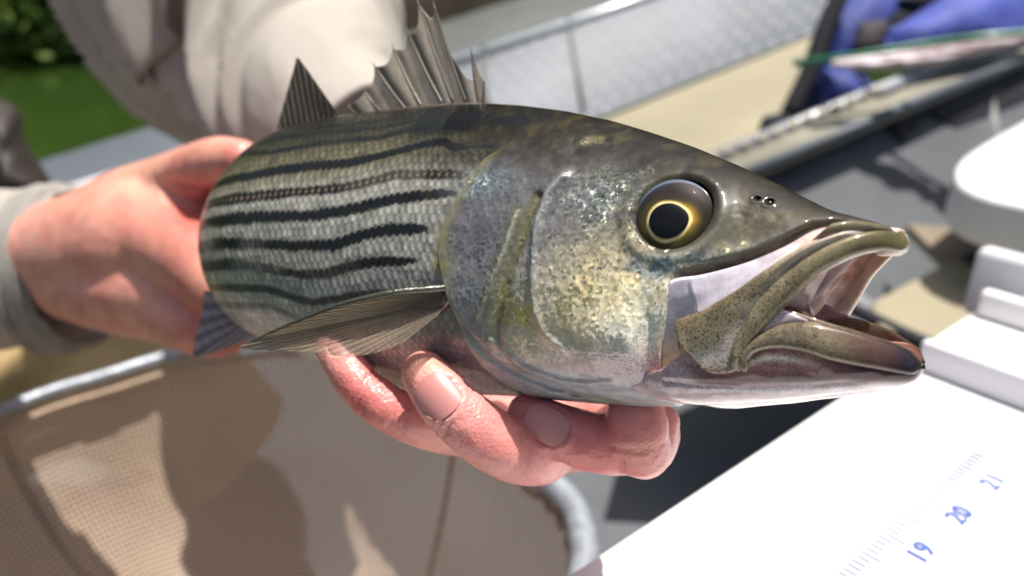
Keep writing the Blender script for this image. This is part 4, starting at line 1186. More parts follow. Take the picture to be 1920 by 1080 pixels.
for c, r, ax, n_, sd_, ln_, wd_ in nailspec:
    a, b_ = np.meshgrid(np.linspace(-1, 1, 28), np.linspace(-1, 1, 28), indexing='ij')
    # squarish round outline
    x = a * np.sqrt(1 - 0.42 * b_ ** 2); y = b_ * np.sqrt(1 - 0.30 * a ** 2)
    rr = r * 0.985
    ang = y * wd_ / rr
    tipdrop = 0.0006 * np.clip(-x, 0, 1) ** 2 + 0.0002 * np.clip(x, 0, 1) ** 2
    hgt = rr * np.cos(ang) - tipdrop - 0.0001 + 0.00012
    Pn = c + (x * ln_)[..., None] * ax + (np.sin(ang) * rr)[..., None] * sd_ + hgt[..., None] * n_
    o_ = mk('fingernail', Pn.reshape(-1, 3), gridfaces(28, 28), M_NAIL, hand_a)
    md = o_.modifiers.new('thickness', 'SOLIDIFY'); md.thickness = 0.0004; md.offset = -1

# --- gripping hand on the tail ----------------------------------------
WR = [(-260, 490, .47, .031), (-80, 486, .455, .030), (60, 482, .44, .0285), (130, 476, .43, .030), (210, 468, .415, .034), (290, 455, .40, .035), (345, 455, .39, .030)]
PAD = [(150, 520, .42, .024), (250, 535, .40, .026), (330, 550, .385, .024)]
THB = [(150, 410, .425, .014), (235, 385, .41, .0185), (310, 355, .395, .0165), (370, 325, .375, .0140), (415, 308, .358, .0125), (452, 302, .345, .0095)]
IDX = [(230, 450, .40, .022), (310, 455, .38, .021), (380, 490, .362, .0195), (425, 540, .35, .0165), (450, 575, .345, .013)]
MID = [(220, 520, .40, .020), (300, 560, .385, .0185), (360, 598, .37, .0160), (410, 615, .36, .014)]
LIT = [(240, 560, .405, .016), (310, 590, .395, .014), (370, 615, .385, .011)]
cs2 = [(at(385, 372, .36), nrm(np.array([.25, 0, 1.0])), .022, .0028, .0045), (at(345, 385, .365), nrm(np.array([.5, 0, 1.0])), .02, .002, .003)]
reds2 = [(at(375, 372, .36), .016, .8), (at(330, 430, .36), .022, .45), (at(410, 600, .34), .03, .8), (at(440, 300, .335), .008, .6), (at(420, 430, .34), .02, .6)]
pales2 = [(at(410, 500, .335), .014, .8), (at(290, 500, .36), .016, .4), (at(280, 330, .38), .018, .4)]
hand_b = blob_mesh([limb(WR, 60, seg=32), limb(PAD), limb(THB), limb(IDX), limb(MID), limb(LIT)], 0.0016, 9, 'hand', person, skin_cols(reds2, pales2, (224, 158, 138)), post=creases(cs2))
hand_b['label'] = 'hand gripping the tail, thumb on top'

# ================================================================== SLEEVES AND TROUSERS
M_SHIRT = simple('shirt_cloth', lin(172, 165, 156), rough=.9, nscale=18, namp=.10, bump=.0006, bscale=900)
M_CUFF = simple('cuff_cloth', lin(150, 146, 140), rough=.95, nscale=60, namp=.2, bump=.0008, bscale=700)
M_KHAKI = simple('trouser_cloth', lin(196, 168, 118), rough=.9, nscale=20, namp=.2, bump=.0008, bscale=700)

def sleeve(name, pts, folds, n=150, seg=150, mat=None, label=None, thick=0.0012, kind=None):
    """cloth tube: pts (px, py, distance, radius); folds (position, angle, length, width, height, slant)"""
    W = np.array([[*at(p[0], p[1], p[2]), p[3]] for p in pts])
    C_ = catmull(W, n); P, Rr = C_[:, :3], C_[:, 3]
    T_ = nrm(np.gradient(P, axis=0))
    V = np.zeros((n, seg, 3)); th_ = np.linspace(0, 2 * np.pi, seg, endpoint=False)
    for i in range(n):
        eye = nrm(-P[i]); b = nrm(eye - T_[i] * eye.dot(T_[i])); a = np.cross(T_[i], b)     # angle 0 faces the viewer side
        s = i / (n - 1); dsp = np.zeros(seg)
        for (s0, a0, la, ws, h, sl) in folds:
            an = (th_ - a0 + np.pi) % (2 * np.pi) - np.pi
            q = (s - s0 - sl * an) / ws
            dsp += 1.3 * h * (np.exp(-np.abs(q) ** 1.3) * np.exp(-(an / la) ** 2) - 0.5 * np.exp(-((q - 2.0) / 1.2) ** 2) * np.exp(-(an / la) ** 2))
        dsp += 0.004 * (fbm(np.full(seg, s * 9), np.cos(th_) * 2 + 5, 131) - .5) + 0.004 * (fbm(np.full(seg, s * 9), np.sin(th_) * 2 + 9, 137) - .5)
        r = Rr[i] + dsp
        V[i] = P[i] + r[:, None] * (np.cos(th_)[:, None] * b + np.sin(th_)[:, None] * a)
    o_ = mk(name, V.reshape(-1, 3), gridfaces(n, seg, True), mat or M_SHIRT, person)
    md = o_.modifiers.new('thickness', 'SOLIDIFY'); md.thickness = thick; md.offset = -1
    if label: o_['label'] = label
    return o_

arm = [(400, -420, .66, .135), (420, -160, .64, .135), (478, 0, .61, .112), (540, 58, .595, .090), (560, 108, .575, .076), (580, 160, .55, .066), (598, 208, .52, .058), (640, 250, .50, .050), (700, 290, .48, .044)]
SF = [(0.335, 1.3, 0.7, .020, .010, .20), (0.42, 1.1, 0.9, .022, .017, .22), (0.505, 1.2, .8, .014, .014, .17), (0.56, .8, 1.2, .017, .018, .20),
 (0.635, 1.1, .8, .012, .011, .18), (0.68, .6, 1.1, .014, .012, .17), (0.75, .9, .8, .010, .007, .13), (0.80, .3, 1.2, .012, .007, .10), (0.46, -.9, .7, .026, .008, -.16), (0.60, -.7, .9, .018, .008, -.14), (0.52, 0.0, .5, .03, .006, .25)]
sleeve('shirt_sleeve', arm, SF, label='wide creased sleeve reaching down behind the fish')
cuffp = [(-420, 505, .49, .050), (-200, 508, .47, .048), (-90, 506, .46, .046), (-20, 504, .455, .0455), (135, 502, .450, .0445)]
sleeve('shirt_sleeve', cuffp, [(0.55, 0, 1.5, .03, .003, .03), (.8, 1, 1.2, .02, .002, .02)], mat=M_SHIRT, label='sleeve of the gripping arm', n=60)
cufr = [(85, 503, .4525, .0468), (110, 503, .452, .0468), (138, 502, .451, .0462), (156, 501, .450, .0450)]
cuff_o = sleeve('cuff', cufr, [(.2, 0, 4, .08, .001, 0), (.5, 0, 4, .08, .001, 0), (.8, 0, 4, .08, .001, 0)], mat=M_CUFF, n=60, thick=.003)
leg1 = [(-420, 820, .80, .10), (-200, 760, .80, .10), (0, 700, .80, .095), (170, 690, .80, .09), (300, 740, .82, .085), (420, 840, .86, .08)]
sleeve('trouser_leg', leg1, [(.35, .5, 1, .03, .012, .1), (.5, .2, 1, .03, .015, .12), (.62, 0, 1, .03, .012, -.1), (.45, 1.4, 1, .04, .012, .1)], mat=M_KHAKI, label='tan trouser leg below the gripping hand')

# ================================================================== LANDING NET
M_HOOP = simple('hoop_metal', lin(165, 170, 180), rough=.45, metal=.35, nscale=120, namp=.35, bump=.0006, bscale=250)
def netmat():
    m, t, ns, b = newmat('net_cloth'); L = t.links.new
    uvn = N(t, 'ShaderNodeUVMap'); sc = N(t, 'ShaderNodeSeparateXYZ'); L(uvn.outputs[0], sc.inputs[0])
    outs = []
    for k in (0, 1):
        mu = N(t, 'ShaderNodeMath', operation='MULTIPLY'); L(sc.outputs[k], mu.inputs[0]); mu.inputs[1].default_value = 2 * math.pi / 0.0040
        si = N(t, 'ShaderNodeMath', operation='SINE'); L(mu.outputs[0], si.inputs[0]); outs.append(si)
    mx = N(t, 'ShaderNodeMath', operation='MAXIMUM'); L(outs[0].outputs[0], mx.inputs[0]); L(outs[1].outputs[0], mx.inputs[1])
    hole = N(t, 'ShaderNodeMapRange'); hole.inputs[1].default_value = -0.15; hole.inputs[2].default_value = 0.25
    hole.inputs[3].default_value = 0.0; hole.inputs[4].default_value = 1.0
    L(mx.outputs[0], hole.inputs[0])
    tc = N(t, 'ShaderNodeTexCoord'); no = N(t, 'ShaderNodeTexNoise'); no.inputs['Scale'].default_value = 14; no.inputs['Detail'].default_value = 5
    L(tc.outputs['Object'], no.inputs['Vector'])
    cm = N(t, 'ShaderNodeMix', data_type='RGBA'); L(no.outputs[0], cm.inputs[0]); cm.inputs[6].default_value = (*lin(226, 202, 180), 1); cm.inputs[7].default_value = (*lin(200, 172, 150), 1)
    L(cm.outputs[2], b.inputs['Base Color']); b.inputs['Roughness'].default_value = .8
    bp = N(t, 'ShaderNodeBump'); bp.inputs['Distance'].default_value = .0006; L(mx.outputs[0], bp.inputs['Height']); L(bp.outputs[0], b.inputs['Normal'])
    tl = N(t, 'ShaderNodeBsdfTranslucent'); L(cm.outputs[2], tl.inputs[0])
    m1 = N(t, 'ShaderNodeMixShader'); m1.inputs[0].default_value = .22; L(b.outputs[0], m1.inputs[1]); L(tl.outputs[0], m1.inputs[2])
    tr = N(t, 'ShaderNodeBsdfTransparent'); m2 = N(t, 'ShaderNodeMixShader')
    L(hole.outputs[0], m2.inputs[0]); L(tr.outputs[0], m2.inputs[1]); L(m1.outputs[0], m2.inputs[2]); L(m2.outputs[0], t.nodes['Material Output'].inputs[0])
    return m
M_NET = netmat()
ZH = -0.29
hp = [atz(px, py, ZH) for px, py in [(0, 772), (200, 703), (370, 657)]]
hp += [np.array(q) for q in [(-.150, .552, ZH), (-.06, .485, ZH)]]
hp += [atz(px, py, ZH) for px, py in [(1000, 880), (1070, 945), (1092, 1010), (1090, 1090)]]
hp += [np.array(q) for q in [(.005, .20, ZH), (-.09, .10, ZH), (-.24, .09, ZH), (-.37, .18, ZH), (-.40, .32, ZH)]]
hp = np.array(hp); n_h = 260
def closed_curve(P, n):
    P = np.asarray(P, float); m = len(P); Q = np.vstack([P[-3:], P, P[:4]])
    C_ = catmull(Q, 40 * len(Q))
    i0 = np.argmin(np.linalg.norm(C_[:40 * 6] - P[0], axis=1)); i1 = 40 * 6 + np.argmin(np.linalg.norm(C_[40 * 6:] - P[0], axis=1))
    k = np.linspace(i0, i1, n + 1)[:-1]
    return np.stack([np.interp(k, np.arange(len(C_)), C_[:, j]) for j in range(3)], -1)
hoop = closed_curve(hp, n_h)
net = empty('landing_net', hoop.mean(0), 'grey metal hoop landing net with a saggy tan mesh bag under the fish', 'landing net')
mk('hoop', *tube(hoop, np.interp(hoop[:, 0], [-.35, -.2, .04], [.0042, .0050, .0078]), 20, closed=True), M_HOOP, net)
# bag: hangs from the hoop, sagging, pleated
nh = 360; ih = np.linspace(0, len(hoop) - 1, nh + 1)[:-1]
H_ = np.stack([np.interp(ih, np.arange(len(hoop)), hoop[:, k]) for k in range(3)], -1)
cen = np.array([-.13, .36, 0]); nr_ = 150
Vn = np.zeros((nr_, nh, 3)); UVn = np.zeros((nr_, nh, 2))
ah = np.arctan2(H_[:, 1] - cen[1], H_[:, 0] - cen[0]); per = np.r_[0, np.cumsum(np.linalg.norm(np.diff(H_, axis=0), axis=1))]
for i in range(nr_):
    s = i / (nr_ - 1)
    k = 1 - s ** 1.25                       # plan scale
    z = ZH - 0.008 - 0.20 * (1 - (1 - s) ** 2.1)
    p = cen[:2] + (H_[:, :2] - cen[:2]) * max(k, 0.002) ** 0.72
    ple = 0.010 * np.sin(ah * 9 + 3 * np.sin(ah * 2) + s * 2) * (s * 2.5 if s < .4 else 1) * min(1, 3 * (1 - s))
    ple += 0.05 * (np.abs(fbm(p[:, 0] * 9, p[:, 1] * 9, 141) - .5) * 2 - .2) * min(1, s * 4) + 0.012 * (fbm(p[:, 0] * 45, p[:, 1] * 45, 143) - .5) * min(1, s * 5)
    rad = nrm(p - cen[:2] + 1e-9)
    Vn[i, :, 0] = p[:, 0] + rad[:, 0] * ple * .5; Vn[i, :, 1] = p[:, 1] + rad[:, 1] * ple * .5; Vn[i, :, 2] = z + ple * s ** .5
# lay the weave along the cloth: project on two slanted axes
UVn[..., 0] = per[None, :] + 0 * Vn[..., 0]; UVn[..., 1] = np.cumsum(np.r_[np.zeros((1, nh)), np.linalg.norm(np.diff(Vn, axis=0), axis=2)], axis=0)
bag = mk('net_bag', Vn.reshape(-1, 3), gridfaces(nr_, nh, True), M_NET, net, uv=UVn.reshape(-1, 2))
# seams and hem of the bag
M_SEAM = simple('net_tape', lin(184, 160, 138), rough=.9, nscale=200, bump=.0008, bscale=900)
for ia in (96, 150):
    P_ = Vn[2:110, ia] + np.array([0, 0, .0012]); P_ = P_ + 0
    mk('seam', *tube(P_, np.full(len(P_), .0016), 8), M_SEAM, net)
hem = H_ + np.array([0, 0, -.010]) + np.c_[nrm(cen[:2] - H_[:, :2]) * .006, np.zeros(nh)]
hem[:, :2] += 0.0015 * np.sin(np.arange(nh) * 1.3)[:, None]
mk('hem_cord', *tube(hem, np.full(nh, .0022), 8, closed=True), M_SEAM, net)

# ================================================================== MEASURING BOARD
M_WHITE = simple('white_plastic', (0.80, 0.80, 0.80), rough=.35, nscale=6, namp=.03, spec=.5)
M_WHITE_SHADE = simple('white_plastic_shaded', (0.66, 0.66, 0.70), rough=.4, nscale=6, namp=.04)  # greyed copy of the white plastic for faces in shade
M_BLUE = simple('ruler_ink', lin(60, 90, 170), rough=.6, namp=0)
M_INK = simple('ruler_ink_grey', lin(120, 140, 170), rough=.6, namp=0); M_TICK = simple('ruler_tick', lin(128, 142, 170), rough=.6, namp=0)
ZB = -0.190
b0 = atz(1120, 1040, ZB); b1 = atz(1580, 740, ZB)
e1 = nrm(b1 - b0); e2 = np.array([e1[1], -e1[0], 0.0]); e3 = np.array([0, 0, 1.0])
far = atz(1716, 692, ZB); Lf = (far - b0) @ e1
board = empty('measuring_board', b0, 'white fish measuring board marked 19, 20 and 21 in blue, under the mouth', 'measuring board')
Lb = 0.36; Wb = 0.34
c = b0 + e1 * (Lf - Lb / 2) + e2 * (Wb / 2) - e3 * .006
bevel(mk('board_plate', *box(c, e1, e2, e3, Lb / 2, Wb / 2, .006), M_WHITE, board, smooth=False), .002)
# end stop: upright wall with a shelf behind it and a raised rim
hw_ = 0.0150; s0 = (atz(1716, 692, ZB) - b0) @ e2
c = b0 + e1 * (Lf + .003) + e2 * (s0 + .14) + e3 * (hw_ / 2 - .003)
bevel(mk('end_stop', *box(c, e1, e2, e3, .003, .14, hw_ / 2 + .003), M_WHITE_SHADE, board, smooth=False), .001)
c = b0 + e1 * (Lf + .032) + e2 * (s0 + .14) + e3 * (hw_ - .006)
bevel(mk('shelf', *box(c, e1, e2, e3, .027, .14, .003), M_WHITE, board, smooth=False), .001)
c = b0 + e1 * (Lf + .058) + e2 * (s0 + .142) + e3 * (hw_ + .004)
bevel(mk('shelf_lip', *box(c, e1, e2, e3, .004, .14, .007), M_WHITE, board, smooth=False), .002)
c = b0 + e1 * (Lf + .075) + e2 * (s0 + .130) + e3 * (hw_ + .008)
bevel(mk('rim', *box(c, e1, e2, e3, .006, .14, .019), M_WHITE_SHADE, board, smooth=False), .005, 5)
for k in range(4):
    c = b0 + e1 * (Lf + .040 - .004 * k) + e2 * (s0 + .032 + .012 * k) + e3 * (hw_ - .0029)
    mk('slot', *box(c, e1, e2, e3, .0012, .0035, .0003), M_INK, board, smooth=False)
p19, p20, p21 = atz(1654, 998, ZB), atz(1733, 937, ZB), atz(1808, 880, ZB)
q19 = atz(1697, 1024, ZB)
tl_ = max((q19 - p19) @ e2, .008); u19 = (p19 - b0) @ e1; v19 = (p19 - b0) @ e2; inch = ((p21 - p19) @ e1) / 2
tick_me = {}
for k in range(-50, 26):
    a = u19 + inch * k / 10
    if a > Lf - .004: continue
    ln = tl_ if k % 10 == 0 else (tl_ * .85 if k % 5 == 0 else tl_ * .6)
    c = b0 + e1 * a + e2 * (v19 + ln / 2) + e3 * .0004
    mk('tick_mark', *box(c, e1, e2, e3, .00022, ln / 2, .0004), M_TICK, board, smooth=False)
fc = {}
for k, s_ in ((-1, '18'), (0, '19'), (1, '20'), (2, '21')):
    cu = bpy.data.curves.new('numeral', 'FONT'); cu.body = s_; cu.size = tl_ * 1.15; cu.space_character = 1.12; cu.extrude = .0001; cu.align_x = 'CENTER'; cu.align_y = 'CENTER'; cu.offset = .00016
    tmp = bpy.data.objects.new('tmp', cu); COL.objects.link(tmp)
    me = bpy.data.meshes.new_from_object(tmp.evaluated_get(bpy.context.evaluated_depsgraph_get()))
    bpy.data.objects.remove(tmp)
    o_ = bpy.data.objects.new('numeral', me); COL.objects.link(o_); me.materials.clear(); me.materials.append(M_BLUE)
    o_.parent = board
    pos = b0 + e1 * (u19 + inch * k) + e2 * (v19 + tl_ * 1.62) + e3 * .0006 - np.array(board.location)
    o_.matrix_local = Matrix.Translation(Vector(pos)) @ Matrix((tuple(e1), tuple(-e2), tuple(e3))).transposed().to_4x4()
for px, py in ((1660, 900), (1418, 988)):
    p = atz(px, py, ZB); mk('speck', *box(p + e3 * .0003, nrm(e1 - .6 * e2), nrm(e2 + .6 * e1), e3, .0009, .0003, .0003), M_INK, board, smooth=False)

# ================================================================== BOAT
M_ALU = simple('boat_aluminium', lin(92, 98, 106), rough=.55, metal=.15, nscale=9, namp=.2, bump=.0005, bscale=120)
M_ALUD = simple('boat_dull_alu', lin(108, 112, 110), rough=.6, metal=.3, nscale=9, namp=.2, bump=.0005, bscale=120)
M_TAN = simple('boat_tan_paint', lin(150, 142, 118), rough=.75, nscale=7, namp=.12)
M_CARPET = simple('boat_grey_carpet', lin(98, 102, 106), rough=.95, nscale=10, namp=.2, bump=.002, bscale=500)
M_DARK = simple('boat_rubber_and_shade', lin(34, 34, 44), rough=.8, nscale=20, namp=.3)  # dark rubber; also colours the shadow sheet under the rail
boat = empty('jon_boat', (0.2, 0.9, -.64), 'grey aluminium flat boat with tread plate bench and tan deck behind the fish', 'boat')
def plate(name, pts, thick, mat, parent=boat, n=None, bv=.002):
    q = [at(*p) if isinstance(p, tuple) else p for p in pts]
    V, F = slab(q, thick, n)
    return bevel(mk(name, V, F, mat, parent, smooth=False), bv)
toward = np.array([0, -1, .2])
# floor
fl_ = [np.array(q) for q in [(-.75, .05, -.60), (-.75, .95, -.60), (-.25, 1.25, -.60), (.1, 2.1, -.60), (1.9, 2.4, -.60), (2.2, .05, -.60)]]
plate('floor', fl_, .01, M_CARPET, n=np.array([0, 0, 1.0]))
# tread plate bench front: vertical panel, seams, bright top edge
TA, TB = at(820, 128, 1.30), at(1640, -150, 1.62)
def onpanel(px, py, p0=None):
    p0_ = TA; nn_ = NPAN; d = nrm(at(px, py, 1.0)); return d * (p0_.dot(nn_) / d.dot(nn_))
BA = at(1140, 218, 1.30)
hdir = nrm(TB - TA); NPAN = nrm(np.cross(hdir, BA - TA)); NPAN = NPAN if NPAN.dot(-TA) > 0 else -NPAN
pan = [onpanel(*p) for p in [(800, 135), (1205, -1), (1420, -72), (1660, -150), (1600, 36), (1560, 52), (1140, 218), (900, 312), (780, 360)]]
plate('tread_plate', pan, .006, M_ALU, n=NPAN)
lz = []
random.seed(3)
for r in range(-2, 14):
    for c_ in range(0, 34):
        px = 905 + c_ * 33 + (r % 2) * 16; py = 40 + r * 21 - (c_ * 33) * .345 + 35
        top = 106 - (px - 870) * .333; bot = 214 - (px - 1140) * .385
        if py < top + 14 or py > bot - 10 or py > 330 or px > 1600 or py < -20: continue
        if abs(px - (1070 + (py - 40) * .12)) < 10: continue
        p = onpanel(px, py)
        ang = (1 if (r + c_) % 2 else -1) * .5 + .9
        a1 = nrm(hdir * math.cos(ang) + np.cross(NPAN, hdir) * math.sin(ang)); a2 = np.cross(NPAN, a1)
        L0, W0, H0 = .0085, .0032, .0022
        V = np.array([p + a1 * L0, p + a2 * W0, p - a1 * L0, p - a2 * W0, p + NPAN * H0 + a1 * L0 * .3, p + NPAN * H0 - a1 * L0 * .3])
        lz.append((V, [(0, 1, 4), (1, 5, 4), (1, 2, 5), (2, 3, 5), (3, 4, 5), (3, 0, 4)]))
o_ = mk('tread_pattern', *merge(lz), simple('tread_metal', lin(150, 152, 156), rough=.45, metal=.3, namp=.2), boat); o_['kind'] = 'stuff'
for pts in ([(905, 95), (915, 220)], [(1066, 42), (1094, 212)]):
    P_ = [onpanel(*pts[0]) + NPAN * .002, onpanel(*pts[1]) + NPAN * .002]
    mk('panel_seam', *tube(P_, [.0035, .0035], 10), M_ALUD, boat)
P_ = [onpanel(830, 124) + NPAN * .003, onpanel(1205, -2) + NPAN * .003, onpanel(1660, -150) + NPAN * .003]
mk('edge_trim', *tube(P_, [.0065] * 3, 14), simple('sunlit_edge', lin(225, 230, 235), rough=.3, metal=.3, namp=.1), boat)  # top corner coloured bright to show it sunlit
P_ = [onpanel(780, 358) + NPAN * .003, onpanel(1140, 216) + NPAN * .003, onpanel(1565, 50) + NPAN * .003]
mk('edge_trim', *tube(P_, [.004] * 3, 10), M_ALUD, boat)
for px, py in ((1066, 41), (905, 96)):
    mk('rivet', *tube([onpanel(px, py) + NPAN * .004, onpanel(px, py) + NPAN * .012], [.007, .004], 14), M_ALU, boat)
# bench top receding behind the edge and brown timber beyond
up_ = np.array([0, 0, 1.0]); back = nrm(np.array([-hdir[1], hdir[0], 0])); back = back if back[1] > 0 else -back
t0_, t1_ = onpanel(780, 142), onpanel(1640, -145)
plate('bench_top', [t0_, t1_, t1_ + back * .35, t0_ + back * .35], .01, M_ALUD, n=up_)
plate('bench_back', [t0_ + back * .34 - hdir * .2, t1_ + back * .34, t1_ + back * .34 + up_ * .10, t0_ + back * .34 + up_ * .10 - hdir * .2], .03, simple('boat_brown_paint', lin(122, 104, 84), rough=.8, nscale=12, namp=.3), n=-back)
# tan deck wall in front of the tread plate
plate('tan_panel', [(1100, 236, 1.28), (1590, 40, 1.36), (1545, 200, 1.24), (1345, 305, 1.05), (1180, 420, 1.0)], .01, M_TAN, n=toward)
plate('inner_side', [(700, 380, 1.22), (1140, 222, 1.30), (1300, 430, 1.12), (900, 560, 1.1)], .01, M_TAN, n=toward)
# rail: flat ledge with rolled bright edge and rivets, shadow below put in as a dark sheet
plate('rail_ledge', [(1300, 318, .90), (1660, 168, 1.06), (1935, 60, 1.22), (1960, 92, 1.16), (1720, 190, 1.00), (1380, 332, .84)], .012, simple('ledge_paint', lin(150, 146, 130), rough=.5, metal=.2, nscale=14, namp=.3), n=up_)
P_ = [at(1300, 316, .90), at(1660, 166, 1.06), at(1935, 58, 1.22)]
mk('rolled_edge', *tube(P_, [.010] * 3, 16), simple('rail_metal_lit', lin(176, 180, 186), rough=.4, metal=.3, nscale=20, namp=.3), boat)  # lighter metal paints sunlight onto the rolled edge
for k in range(12):
    s = k / 11; p = (1 - s) * at(1330, 305, .905) + s * at(1640, 176, 1.045)
    rd = nrm(at(1640, 176, 1.045) - at(1330, 305, .905)); V, F = tube([p + rd * q_ + np.array([0, -.006, .006]) for q_ in (-.010, -.007, .007, .010)], [.001, .004, .004, .001], 12)
    mk('rivet', V, F, simple('brass_rivet', lin(168, 160, 140), rough=.4, metal=.3, namp=.4) if k == 0 else bpy.data.materials['brass_rivet'], boat)
P_ = [at(1385, 330, .835), at(1722, 188, .995), at(1960, 94, 1.155)]
mk('ledge_lip', *tube(P_, [.006] * 3, 12), M_ALU, boat)
plate('rail_shadow', [(1340, 360, .86), (1392, 332, .86), (1722, 196, 1.02), (1960, 98, 1.18), (1960, 170, 1.16), (1800, 250, 1.06), (1745, 205, 1.04), (1700, 265, 1.0), (1670, 228, 1.0), (1500, 305, .91)], .006, M_DARK, n=toward)  # dark sheet cut to the shape of the rail's shadow
plate('inner_wall', [(1300, 380, .885), (1392, 338, .885), (1722, 200, 1.05), (1960, 100, 1.21), (1960, 640, .95), (1560, 640, .80), (1250, 560, .80)], .008, M_CARPET, n=toward)
plate('wall_rib', [(1840, 160, 1.12), (1862, 150, 1.12), (1890, 330, 1.05), (1870, 335, 1.05)], .02, M_ALUD, n=toward)
# gunwale at left
plate('gunwale', [(60, 306, 1.02), (372, 208, 1.12), (440, 276, 1.02), (110, 372, .94)], .02, M_ALU, n=up_)
P_ = [at(90, 372, .935), at(250, 322, .975), at(436, 270, 1.02)]
mk('gunwale_lip', *tube(P_, [.008] * 3, 14), simple('lip_highlight', lin(235, 235, 240), rough=.35, namp=.05), boat)  # white colour stands for the highlight along the gunwale edge
plate('hull_side', [(60, 312, 1.03), (372, 212, 1.13), (372, 212 + 500, 1.13), (60, 900, 1.03)], .01, M_ALUD, n=np.array([0, 1, 0]))

# tan hatch plate with a round hole, right
hatch = empty('hatch_plate', at(1790, 570, .66), 'tan hatch plate with a round black hole behind the lower jaw', 'hatch')
ZT_ = float(at(1780, 570, .66)[2])
hpoly = [atz(px, py, ZT_) for px, py in [(1632, 588), (1640, 560), (1775, 490), (1800, 488), (1990, 545), (1990, 700), (1740, 640), (1650, 612)]]
bevel(mk('plate', *slab(hpoly, .012, up_), M_TAN, hatch, smooth=False), .004)
hc = atz(1843, 492, ZT_)
mk('recessed_panel', *slab([atz(px, py, ZT_ - .004) for px, py in [(1700, 420), (1990, 440), (1990, 560), (1800, 492), (1776, 493)]], .010, up_), simple('hatch_brown', lin(128, 116, 98), rough=.8, namp=.2), hatch, smooth=False)
a = np.linspace(0, 2 * np.pi, 40, endpoint=False)
rx_ = .016
mk('finger_hole', np.vstack([hc + np.array([0, 0, .0045])] + [hc + np.array([math.cos(x) * rx_, math.sin(x) * rx_, .0045]) for x in a] + [hc + np.array([math.cos(x) * rx_ * 1.1, math.sin(x) * rx_ * 1.1, .001]) for x in a]),
   [(0, 1 + i, 1 + (i + 1) % 40) for i in range(40)] + [(1 + i, 41 + i, 41 + (i + 1) % 40, 1 + (i + 1) % 40) for i in range(40)], M_DARK, hatch)
P_ = [atz(px, py, ZT_ - .003) for px, py in [(1560, 560), (1620, 590), (1690, 625), (1760, 655)]]
mk('rubber_seal', *tube(catmull(P_, 20), [.006] * 20, 10), M_DARK, hatch)
plate('speckled_step', [atz(1500, 600, ZT_ - .03), atz(1600, 540, ZT_ - .03), atz(1780, 640, ZT_ - .03), atz(1700, 700, ZT_ - .03)], .01,
      simple('speckled_paint', lin(150, 150, 152), rough=.7, nscale=160, col2=tuple(lin(70, 74, 80))), n=up_)

# white bucket lid, right edge
M_LIDS = simple('lid_plastic', (0.80, 0.80, 0.80), rough=.3, namp=.02)
ZL = float(at(1850, 380, .62)[2])
lid = empty('cooler', atz(1900, 350, ZL), 'white round-cornered cooler lid overhanging a beige box at the right edge', 'cooler')
lp = [atz(px, py, ZL) for px, py in [(1925, 222), (1870, 252), (1820, 282), (1797, 302), (1790, 322), (1800, 345), (1840, 366), (1890, 378), (1960, 390), (2100, 400), (2150, 250), (2050, 180)]]
lp = catmull(np.vstack([lp, lp[:1]]), 60)[:-1]
V, F = slab(lp, .042, up_)
bevel(mk('lid', V, F, M_LIDS, lid, smooth=False), .006, 4)
cc_ = lp.mean(0); lp2 = cc_ + (lp - cc_) * .80 - up_ * .040 + np.array([.035, .01, 0])
bevel(mk('box', *slab(lp2, .16, up_), simple('cooler_beige', lin(176, 164, 142), rough=.6), lid, smooth=False), .004)

# blue bag leaning on the rail
M_BLUEC = simple('blue_nylon', lin(40, 60, 136), rough=.7, nscale=16, col2=tuple(lin(26, 36, 96)), bump=.002, bscale=60)
M_BLUEL = simple('blue_nylon_light', lin(70, 84, 168), rough=.7, nscale=12, col2=tuple(lin(50, 62, 136)), bump=.002, bscale=50)
M_BLK = simple('black_webbing', lin(26, 26, 34), rough=.85, namp=.2)
vest = empty('life_vest', at(1650, 120, 1.12), 'blue life vest with black edging and buckle patch, leaning on the boat rail', 'life vest')
def cushion(name, pts, F_, th_, mat, parent, dz=0):
    """stuffed panel: outline by bearing, puffed towards the viewer"""
    q = catmull(np.vstack([pts, pts[:1]]), 72)[:-1]; c = q.mean(0); n1 = 14; V = []
    for i in range(n1):
        s = i / (n1 - 1)
        for p in q:
            pp = c + (p - c) * s; V.append(at(pp[0], pp[1], F_ + dz * (pp[0] - c[0]) / 300 - th_ * (1 - s ** 3) + .006 * float(vnoise(np.array([pp[0] / 40]), np.array([pp[1] / 40]), 5)[0])))
    for p in q: V.append(at(p[0], p[1], F_ + th_ * .7))
    V.append(at(c[0], c[1], F_ + th_))
    Fq = gridfaces(n1 + 1, 72, True).tolist(); k = len(V) - 1
    Fq += [(k, n1 * 72 + (i + 1) % 72, n1 * 72 + i) for i in range(72)]
    return mk(name, V, Fq, mat, parent)
cushion('side_panel', [(1560, 0), (1640, -40), (1700, -10), (1690, 40), (1640, 110), (1590, 200), (1520, 215), (1490, 205), (1530, 110)], 1.14, .05, M_BLUEC, vest)
cushion('front_panel', [(1660, 60), (1720, 25), (1800, -20), (1900, -40), (1960, 20), (1950, 80), (1800, 100), (1670, 110)], 1.10, .05, M_BLUEL, vest, .05)
cushion('lower_panel', [(1545, 130), (1600, 128), (1650, 180), (1600, 185), (1545, 205)], 1.08, .03, M_BLUEC, vest)
cushion('patch', [(1612, 42), (1665, 40), (1655, 95), (1600, 100)], 1.085, .012, simple('patch_brown', lin(52, 44, 48), rough=.8), vest)
for pl in ([(1575, -10), (1545, 60), (1520, 130), (1480, 215)], [(1690, 30), (1672, 70), (1660, 120)]):
    P_ = catmull([at(px, py, 1.09) for px, py in pl], 20)
    mk('edging', *tube(P_, [.013] * 20, 12), M_BLK, vest)
